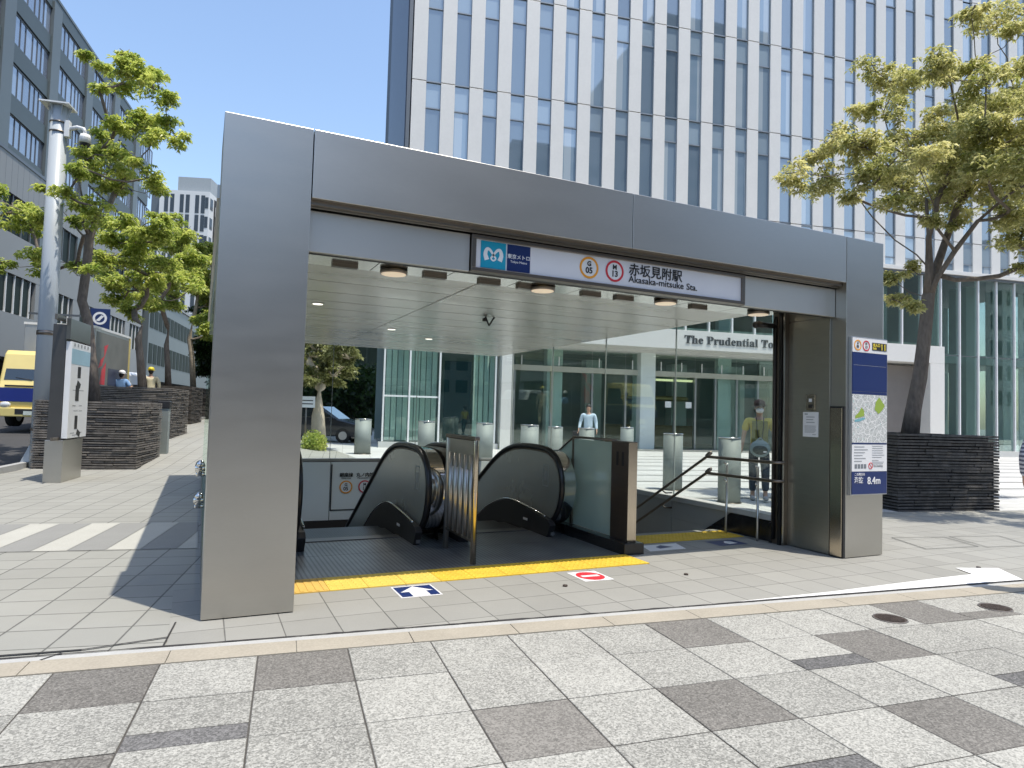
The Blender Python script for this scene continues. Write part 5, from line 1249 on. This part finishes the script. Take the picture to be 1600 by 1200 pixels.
# ------------------------------------------------------------------ vehicles
TYRE = mat('tyre', (.015, .015, .015), .85, var=.3); CARG = mat('car_glass', (.015, .022, .025), .04, 0, var=.1, spec=1., coat=1.)
def wheel(T, x, y, r, wd=.24, name='wheel'):
    b = MB(); b.T = Matrix.Translation((x, y, r)) @ Matrix.Rotation(R(90), 4, 'Y'); b.cyl(0, 0, -wd/2, wd/2, r, n=24); w_ = b.build(name, TYRE, T)
    b = MB(); b.T = Matrix.Translation((x, y, r)) @ Matrix.Rotation(R(90), 4, 'Y'); b.cyl(0, 0, -wd/2-.01, wd/2+.01, r*.58, n=20); b.build('rim', mat('rim_metal', (.45, .45, .45), .35, .8), w_)
def profile_body(b, prof, x0, x1, mi=0): b.prism(prof, 'x', x0, x1, mi)
tl = at(49, 668, 20.3)
TR = thing('delivery_truck', 'yellow and blue cab delivery truck with silver cargo box on the road', 'truck', (tl.x, tl.y, tl.z), GA)
TY = mat('truck_yellow', (.78, .64, .24), .3, 0, var=.06, coat=.6); TB = mat('truck_blue', (.015, .03, .20), .3, 0, var=.06, coat=.6); SIL = mat('cargo_silver', (.42, .42, .41), .4, .6, var=.12, vscale=1, fine=.04, stretch=(6, 6, .6))
hw = .98
b = MB(); b.prism([(0.06, .42), (0.0, .75), (.02, 1.22), (.10, 1.40), (.34, 2.25), (.46, 2.38), (1.55, 2.40), (1.60, .55), (1.2, .50)], 'x', -hw, hw); b.build('cab', TY, TR, bevel=.05)
b = MB(); b.prism([(-.012, .78), (.0, 1.20), (.3, 1.205), (.3, .78)], 'x', -hw-.006, hw+.006); b.build('blue_band', TB, TR, bevel=.01)
b = MB(); b.prism([(.105, 1.44), (.345, 2.24), (.36, 2.24), (.13, 1.44)], 'x', -hw+.12, hw-.12); b.build('windscreen', CARG, TR, bevel=.01)
for sx in (-1, 1):
    b = MB(); a, c = sorted((sx*(hw-.01), sx*(hw+.012))); b.prism([(.30, 1.42), (.50, 2.12), (1.25, 2.14), (1.30, 1.42)], 'x', a, c); b.build('side_window', CARG, TR)
    b = MB(); b.ball((sx*.74, .0, .68), .16, .06, .10); b.build('headlight', mat('headlight_lens', (.75, .75, .72), .1, .3), TR)
    b = MB(); b.ball((sx*.93, .0, .75), .06, .05, .07); b.build('indicator', ORANGE, TR)
    b = MB(); b.tube([(sx*(hw), .12, 2.1), (sx*(hw+.17), -.05, 2.0), (sx*(hw+.17), -.05, 1.7)], .014, 6); b.build('mirror_arm', BLACKM, TR); MB().box(sx*(hw+.17)-.09, sx*(hw+.17)+.09, -.10, -.04, 1.55, 1.92).build('mirror', BLACKM, TR, bevel=.02)
    b = MB(); b.tube([(sx*.1, .10, 1.46), (sx*.55, .13, 1.52)], .012, 5); b.build('wiper', BLACKM, TR)
MB().box(-hw, hw, -.05, .12, .32, .60).build('bumper', TY, TR, bevel=.03); MB().box(-.45, .45, -.056, -.05, .40, .56).build('air_intake', BLACKM, TR)
MB().box(-.22, .22, -.062, -.057, .38, .50).build('number_plate', mat('plate_green', (.60, .66, .60), .5), TR)
MB().box(-.78, .78, -.006, .01, 1.235, 1.29).build('grille_slot', BLACKM, TR)
MB().box(-hw-.06, hw+.06, 1.68, 5.4, .95, 3.36).build('cargo_box', SIL, TR, bevel=.02)
b = MB(); b.box(-hw-.08, hw+.08, 1.66, 5.42, 3.34, 3.42) ; b.build('box_edge', WHITEP, TR)
b = MB(); b.box(hw+.062, hw+.085, 5.30, 5.42, .95, 3.34); b.box(hw+.062, hw+.08, 1.7, 5.3, .97, 1.10); b.build('yellow_edge', TY, TR)
b = MB(); b.add([(hw+.066, 2.1+y, 2.0+z) for y, z in [(0, 0), (.35, .1), (.9, .9), (.5, .8), (.55, .45), (.2, .3)]], [range(6)]); b.add([(hw+.066, 2.3+y, 1.45+z) for y, z in [(0, 0), (.5, 0), (.55, .8), (.15, .5)]], [range(4)]); b.build('red_graphic', RED, TR)
MB().box(hw+.0605, hw+.0635, 1.8, 5.25, 1.15, 3.25).build('side_panel', mat('truck_side_panel', (.19, .19, .175), .5, .2, var=.25, vscale=2), TR)
MB().box(hw+.066, hw+.072, 3.1, 4.9, 1.45, 2.05).build('dark_graphic', mat('graphic_dark', (.05, .06, .10), .5), TR)
MB().box(-.8, .8, .4, 4.9, .55, .92).build('chassis', BLACKM, TR)
for y in (.85, 4.1):
    for sx in (-.82, .82): wheel(TR, sx, y, .38)
def car(name, label, loc, rz, prof, glassprof, hw, paint, cat, ln, wr=.33):
    T = thing(name, label, cat, loc, rz)
    b = MB(); b.prism(prof, 'x', -hw, hw); b.build('body', paint, T, bevel=.07)
    b = MB(); b.prism(glassprof, 'x', -hw-.006, hw+.006); b.build('side_window', CARG, T, bevel=.02)
    fs = glassprof[:2]
    b = MB(); (y0, z0), (y1, z1) = fs; b.prism([(y0-.09, z0), (y1-.09, z1), (y1-.02, z1+.01), (y0-.02, z0)], 'x', -hw+.13, hw-.13); b.build('windscreen', CARG, T)
    for sx in (-1, 1):
        b = MB(); b.ball((sx*(hw-.2), prof[0][0]+.10, .70), .17, .10, .09); b.build('headlight', MATS['headlight_lens'], T)
        MB().box(min(sx*hw, sx*(hw+.16)), max(sx*hw, sx*(hw+.16)), glassprof[0][0]+.15, glassprof[0][0]+.25, 1.0, 1.13).build('mirror', paint, T, bevel=.03)
    MB().box(-hw+.2, hw-.2, prof[0][0]-.008, prof[0][0]+.02, .38, .55).build('grille', BLACKM, T)
    MB().box(-.2, .2, prof[0][0]-.014, prof[0][0]-.005, .42, .52).build('number_plate', WHITEV, T)
    for y in (ln*.19, ln*.80):
        for sx in (-hw+.1, hw-.1): wheel(T, sx, y, wr, .2)
    return T
vp = at(232, 640, 29.5); vp.z = height(vp.x, vp.y)+.02
car('white_van', 'white van on the road behind the second planter', vp, R(62), [(0, .3), (0, .85), (.12, 1.05), (.65, 1.98), (.85, 2.10), (4.2, 2.12), (4.4, 1.9), (4.45, .35)], [(.34, 1.22), (.72, 1.92), (4.1, 1.95), (4.2, 1.22)], .92, mat('van_white', (.70, .71, .71), .3, coat=.6, var=.04), 'van', 4.45)
cp_ = at(574, 682, 30.5); cp_.z = 0
car('dark_car', 'dark parked car seen through the rear glass behind the leftmost bollard', cp_, R(62), [(0, .28), (0, .70), (.1, .85), (1.1, 1.08), (1.9, 1.62), (3.5, 1.66), (4.4, 1.15), (4.6, .95), (4.62, .3)], [(1.25, 1.10), (1.95, 1.56), (3.45, 1.58), (4.15, 1.15)], .92, mat('car_dark_paint', (.015, .02, .028), .22, .3, coat=1., var=.1), 'car', 4.62)
cb = at(620, 684, 34); cb.z = 0
# ================================================================== PEOPLE
SKIN = mat('skin', (.48, .29, .20), .5, var=.06); 
def skinned(name, verts, edges, rads, m, parent, root=0, sub=2, extra=None):
    me = bpy.data.meshes.new(name); me.from_pydata([tuple(v) for v in verts], edges, []); o = bpy.data.objects.new(name, me); COL.objects.link(o)
    sm = o.modifiers.new('skin', 'SKIN'); me.skin_vertices or None
    for i, r_ in enumerate(rads):
        s_ = me.skin_vertices[0].data[i]; s_.radius = (r_, r_) if not isinstance(r_, tuple) else r_; s_.use_root = (i == root)
    ss = o.modifiers.new('sub', 'SUBSURF'); ss.levels = sub; ss.render_levels = sub
    dg = bpy.context.evaluated_depsgraph_get(); dg.update(); m2 = bpy.data.meshes.new_from_object(o.evaluated_get(dg)); bpy.data.objects.remove(o)
    if extra:
        bm = bmesh.new(); bm.from_mesh(m2); tmp = bpy.data.meshes.new('t'); tmp.from_pydata(extra.v, [], extra.f); bm.from_mesh(tmp); bm.to_mesh(m2); bm.free()
    for p in m2.polygons: p.use_smooth = True
    o = bpy.data.objects.new(name, m2); COL.objects.link(o); m2.materials.clear(); m2.materials.append(m); o.parent = parent; return o
def person(label, loc, rz, J, top, bottom, shoes, hair, hat=None, mask=False, sleeve='short', skirt=False, k=1.09, group=None):
    """J: joint positions in metres, figure faces -y. keys: lk rk (knees) la ra (ankles) le re (elbows) lw rw (wrists)"""
    T = thing('person', label, 'person', loc, rz, group, scale=k)
    V = Vector; hipL, hipR = V((-.09, 0, .92)), V((.09, 0, .92)); sL, sR = V((-.175, .0, 1.42)), V((.175, .0, 1.42))
    if 'shx' in J: sL.x *= J['shx']; sR.x *= J['shx']
    vs = []; es = []; rs = []
    def a(p, r_, par=None):
        vs.append(V(p)); rs.append(r_); 
        if par is not None: es.append((par, len(vs)-1))
        return len(vs)-1
    pel = a((0, 0, .95), (.145, .10)); sp = a((0, 0, 1.12), (.125, .09), pel); ch = a((0, 0, 1.30), (.15, .10), sp); nk0 = a((0, .01, 1.44), .062, ch); nk = a((0, .0, 1.50), .052, nk0)
    h1 = a((0, -.012, 1.56), (.062, .075), nk); h2 = a((0, -.01, 1.635), (.072, .09), h1); h3 = a((0, .0, 1.70), (.06, .075), h2)
    for s_, hp, kn, an, sh, el, wr in ((-1, hipL, 'lk', 'la', sL, 'le', 'lw'), (1, hipR, 'rk', 'ra', sR, 're', 'rw')):
        h = a(hp, .085, pel); kk = a(J[kn], .056, h); aa = a(V(J[an])+V((0, 0, .03)), .038, kk); f1 = a(V(J[an])+V((0, -.07, -.03)), (.036, .03), aa); a(V(J[an])+V((0, -.15, -.045)), (.03, .02), f1)
        s0 = a(sh, .058, ch); e_ = a(J[el], .041, s0); w_ = a(J[wr], .026, e_)
        d = (V(J[wr])-V(J[el])).normalized(); sd = d.cross(V((s_, 0, 0))); sd = sd.normalized() if sd.length > .1 else V((0, 1, 0)); pn = d.cross(sd).normalized()
        pm = a(V(J[wr])+d*.05, (.024, .030), w_)
        for q, (off, ln) in enumerate(((-.027, .066), (-.009, .075), (.009, .07), (.026, .055))):
            k1 = a(V(J[wr])+d*.088+sd*off, .010, pm); k2 = a(vs[k1]+d*ln*.55+pn*.008*s_, .0085, k1); a(vs[k2]+d*ln*.4+pn*.022*s_, .007, k2)
        t1 = a(V(J[wr])+d*.045-sd*.036, .011, w_); a(vs[t1]+d*.04-sd*.012, .009, t1)
    ex = MB(); ex.ball((0, -.105, 1.615), .012, .02, .02, 8, 6)                              # nose
    for s_ in (-1, 1): ex.ball((s_*.075, .0, 1.62), .010, .02, .03, 8, 6)
    for s_ in (-1, 1): ex.ball((s_*.03, -.085, 1.638), .013, .010, .008, 8, 6)
    ex.ball((0, -.092, 1.572), .022, .008, .007, 8, 5)
    skinned('body', vs, es, rs, SKIN, T, 0, 2, ex)
    b = MB(); [b.ball((s_*.03, -.092, 1.638), .007, .006, .006, 8, 6) for s_ in (-1, 1)]; b.build('eyes', INK, T)
    # hair
    b = MB(); b.ball((0, .018, 1.672), .083, .098, .088, 18, 12); b.ball((0, .05, 1.62), .074, .06, .09, 14, 9); b.build('hair', mat(hair[0], hair[1], .6, var=.3), T)
    # shirt
    v2 = []; e2 = []; r2 = []
    def c(p, r_, par=None):
        v2.append(V(p)); r2.append(r_)
        if par is not None: e2.append((par, len(v2)-1))
        return len(v2)-1
    t0 = c((0, 0, J.get('hem', .90)), (.165, .12)); t1 = c((0, 0, 1.1), (.155, .115), t0); t2 = c((0, 0, 1.30), (.172, .122), t1); c((0, .01, 1.445), (.085, .08), t2)
    for sh, el, wr in ((sL, 'le', 'lw'), (sR, 're', 'rw')):
        s0 = c(sh+V((0, 0, -.005)), .076, t2)
        if sleeve == 'short': c(sh.lerp(V(J[el]), .8), .070, s0)
        else:
            e0 = c(J[el], .058, s0); c(V(J[el]).lerp(V(J[wr]), .92), .042, e0)
    skinned('shirt', v2, e2, r2, top, T, 0, 2)
    v2, e2, r2 = [], [], []
    t0 = c((0, 0, 1.02), (.15, .11)); t1 = c((0, 0, .93), (.158, .118), t0)
    for hp, kn, an in ((hipL, 'lk', 'la'), (hipR, 'rk', 'ra')):
        h = c(hp+V((0, 0, -.06)), .100, t1); kk = c(J[kn], .078, h); c(V(J[an])+V((0, 0, .07)), .064, kk)
    skinned('trousers', v2, e2, r2, bottom, T, 0, 2)
    for an in ('la', 'ra'):
        b = MB(); p = V(J[an]); b.ball((p.x, p.y-.06, p.z-.035), .047, .135, .045, 14, 8); b.ball((p.x, p.y+.01, p.z+.0), .045, .06, .05, 12, 8); b.build('shoe', shoes, T)
    if hat:
        b = MB(); b.ball((0, .008, 1.705), .101, .118, .082, 20, 10); b.cyl(0, -.02, 1.665, 1.675, .145, .12, n=24); b.build('hat', hat, T)
    if mask:
        b = MB(); b.ball((0, -.068, 1.588), .066, .056, .052, 16, 10); b.build('face_mask', WHITEV, T)
        b = MB(); [b.tube([(s_*.05, -.08, 1.60), (s_*.078, -.01, 1.62)], .003, 4) for s_ in (-1, 1)]; b.build('mask_loop', WHITEV, T)
    return T
WALK = dict(lk=(-.10, -.05, .50), la=(-.10, .02, .08), rk=(.10, -.12, .52), ra=(.10, -.16, .10), le=(-.27, .03, 1.15), lw=(-.25, -.02, .90), re=(.27, .02, 1.15), rw=(.29, -.05, .90))
def face(p):                       # rotation so that the figure looks towards the photographer
    d = Vector((CAMP.x, CAMP.y, 0))-Vector((p.x, p.y, 0)); return math.atan2(d.y, d.x)+R(90)
OLI = mat('olive_shirt', (.50, .42, .07), .8, var=.25, vscale=9, fine=.1, fscale=40); OLV = mat('olive_vest', (.20, .19, .06), .85, var=.2, vscale=12)
DEN = mat('dark_denim', (.035, .045, .065), .85, var=.2, vscale=10); BRH = ('brown_hair', (.03, .018, .012))
P1 = Vector((9.78, 4.36, 0)); 
Y_ = person('person in yellow olive top, brown cap and white mask carrying a blue grey bag', P1, face(P1)+R(4), dict(WALK, shx=1.12, le=(-.255, .03, 1.16), lw=(-.29, -.06, .92), re=(.255, .03, 1.16), rw=(.29, -.04, .90), hem=.92), OLI, DEN, mat('shoe_grey', (.4, .4, .4), .6), BRH, hat=mat('cap_brown', (.08, .045, .035), .8, var=.2), mask=True, k=1.10)
b = MB(); b.prism([(-.13, 1.40), (.13, 1.40), (.14, .93), (-.14, .93)], 'y', -.135, -.118) ; b.build('vest_panel', OLV, Y_, bevel=.02)
b = MB(); b.tube([(-.06, -.12, 1.46), (-.05, -.15, 1.3), (-.02, -.17, 1.05)], .008, 6); b.tube([(.06, -.12, 1.46), (.06, -.15, 1.3), (.03, -.17, 1.05)], .008, 6); b.build('bag_strap', BLACKM, Y_)
BAG = thing('waist_bag', 'blue grey bag with dark mesh front hanging at the hip of the person in yellow', 'bag', P1, Y_.rotation_euler.z, scale=1.10)
b = MB(); b.ball((.0, -.21, .92), .17, .07, .15, 20, 12); b.build('bag_body', mat('bag_blue_grey', (.20, .27, .29), .6, var=.2, vscale=12), BAG)
b = MB(); b.ball((.0, -.255, .90), .125, .045, .085, 18, 10); b.build('mesh_front', mat('bag_mesh', (.03, .04, .045), .7, var=.3), BAG)
b = MB(); b.box(.05, .10, -.303, -.297, .86, .885); b.build('bag_label', WHITEV, BAG); b = MB(); b.tube([(-.07, -.2, 1.04), (0, -.2, 1.11), (.07, -.2, 1.04)], .012, 6); b.build('bag_handle', MATS['bag_blue_grey'], BAG)
b = MB(); vs = []
CO = thing('draped_jacket', 'greyish pink jacket draped over the right arm of the person in yellow', 'jacket', P1, Y_.rotation_euler.z, scale=1.10)
rr = random.Random(6); nn = 9
for z, x0, x1 in ((1.18, .24, .34), (1.02, .24, .44), (.88, .22, .50), (.76, .26, .54)):
    for s_ in (0, 1):
        for i in range(nn): t_ = i/(nn-1); vs.append((x0+(x1-x0)*t_, (-.10 if s_ == 0 else -.02)+.022*math.sin(t_*14+z*5), z-.03*abs(math.sin(t_*9))))
fs = []
for r_ in range(3):
    for s_ in (0, 1):
        o_ = (r_*2+s_)*nn; o2 = ((r_+1)*2+s_)*nn
        fs += [(o_+i, o_+i+1, o2+i+1, o2+i) for i in range(nn-1)]
    for i in (0, nn-1): fs.append((r_*2*nn+i, (r_*2+1)*nn+i, ((r_+1)*2+1)*nn+i, (r_+1)*2*nn+i))
b.add(vs, fs, 0, True); b.build('jacket_cloth', mat('jacket_pink_grey', (.22, .17, .165), .9, var=.3, vscale=14), CO)
# reflection of a man in a light shirt, built as a solid figure
P2 = at(918, 715, 24.0); P2.z = .0
M2 = person('reflected man in light blue shirt and dark trousers, built as a figure outside the tower entrance', P2, face(P2), dict(WALK, le=(-.255, .0, 1.15), lw=(-.30, -.12, .93), re=(.25, .0, 1.14), rw=(.27, -.10, .92), shx=1.1), mat('reflected_blue_shirt', (.50, .62, .70), .8, var=.08), mat('black_trousers', (.02, .02, .025), .8), BLACK, ('black_hair', (.012, .01, .01)), sleeve='long', k=1.12)
b = MB(); b.box(-.50, -.20, -.16, -.08, .66, .88); b.build('reflected_briefcase_body', BLACKM, thing('briefcase', 'black briefcase held by the reflected man in the light blue shirt', 'briefcase', P2, M2.rotation_euler.z, scale=1.12), bevel=.02)
# person cut by the right edge
P3 = Vector((7.24, -1.92, .008))
m, nt, bb = new_mat('striped_shirt'); tc = N(nt, 'ShaderNodeTexCoord'); wv = N(nt, 'ShaderNodeTexWave'); wv.bands_direction = 'Z'; wv.inputs['Scale'].default_value = 9; wv.inputs['Distortion'].default_value = 2.2; L(nt, tc.outputs['Object'], wv.inputs[0])
L(nt, ramp(nt, wv.outputs['Fac'], [(.3, (.10, .11, .17)), (.62, (.50, .52, .58))]), bb.inputs['Base Color']); bb.inputs['Roughness'].default_value = .85
M3 = person('person in grey striped long sleeved shirt at the right edge, only the arm in view', P3, face(P3)+R(180), dict(WALK, le=(-.30, .06, 1.13), lw=(-.30, -.10, .93), re=(.30, .06, 1.13), rw=(.31, -.08, .93), shx=1.12, hem=.86), m, DEN, BLACK, BRH, sleeve='long', k=1.14)
# traffic guard behind the first planter and worker in yellow helmet
P4 = at(188, 640, 24.5); P4.z = .80
person('traffic guard in blue shirt and white helmet behind the planters', P4, R(150), dict(WALK, le=(-.28, -.05, 1.16), lw=(-.18, -.25, 1.2)), mat('guard_blue', (.20, .36, .62), .8), mat('navy_trousers', (.02, .03, .07), .8), BLACK, ('black_hair', (.012, .01, .01)), hat=mat('helmet_white', (.75, .75, .75), .3), k=1.09)
P5 = at(233, 640, 25.5); P5.z = .95
person('worker in cream jacket and yellow helmet standing behind the second planter', P5, face(P5)+R(180), dict(WALK, shx=1.1), mat('cream_jacket', (.62, .55, .36), .8, var=.12), mat('cream_trousers', (.5, .45, .3), .8), BLACK, ('black_hair', (.012, .01, .01)), hat=mat('helmet_yellow', (.75, .6, .03), .35), sleeve='long', k=1.12)
# ------------------------------------------------------------------ whole scene to metres
for o in list(SC.objects):
    if o.parent is None and o.type not in ('CAMERA', 'LIGHT'):
        o.location = o.location*S; o.scale = o.scale*S
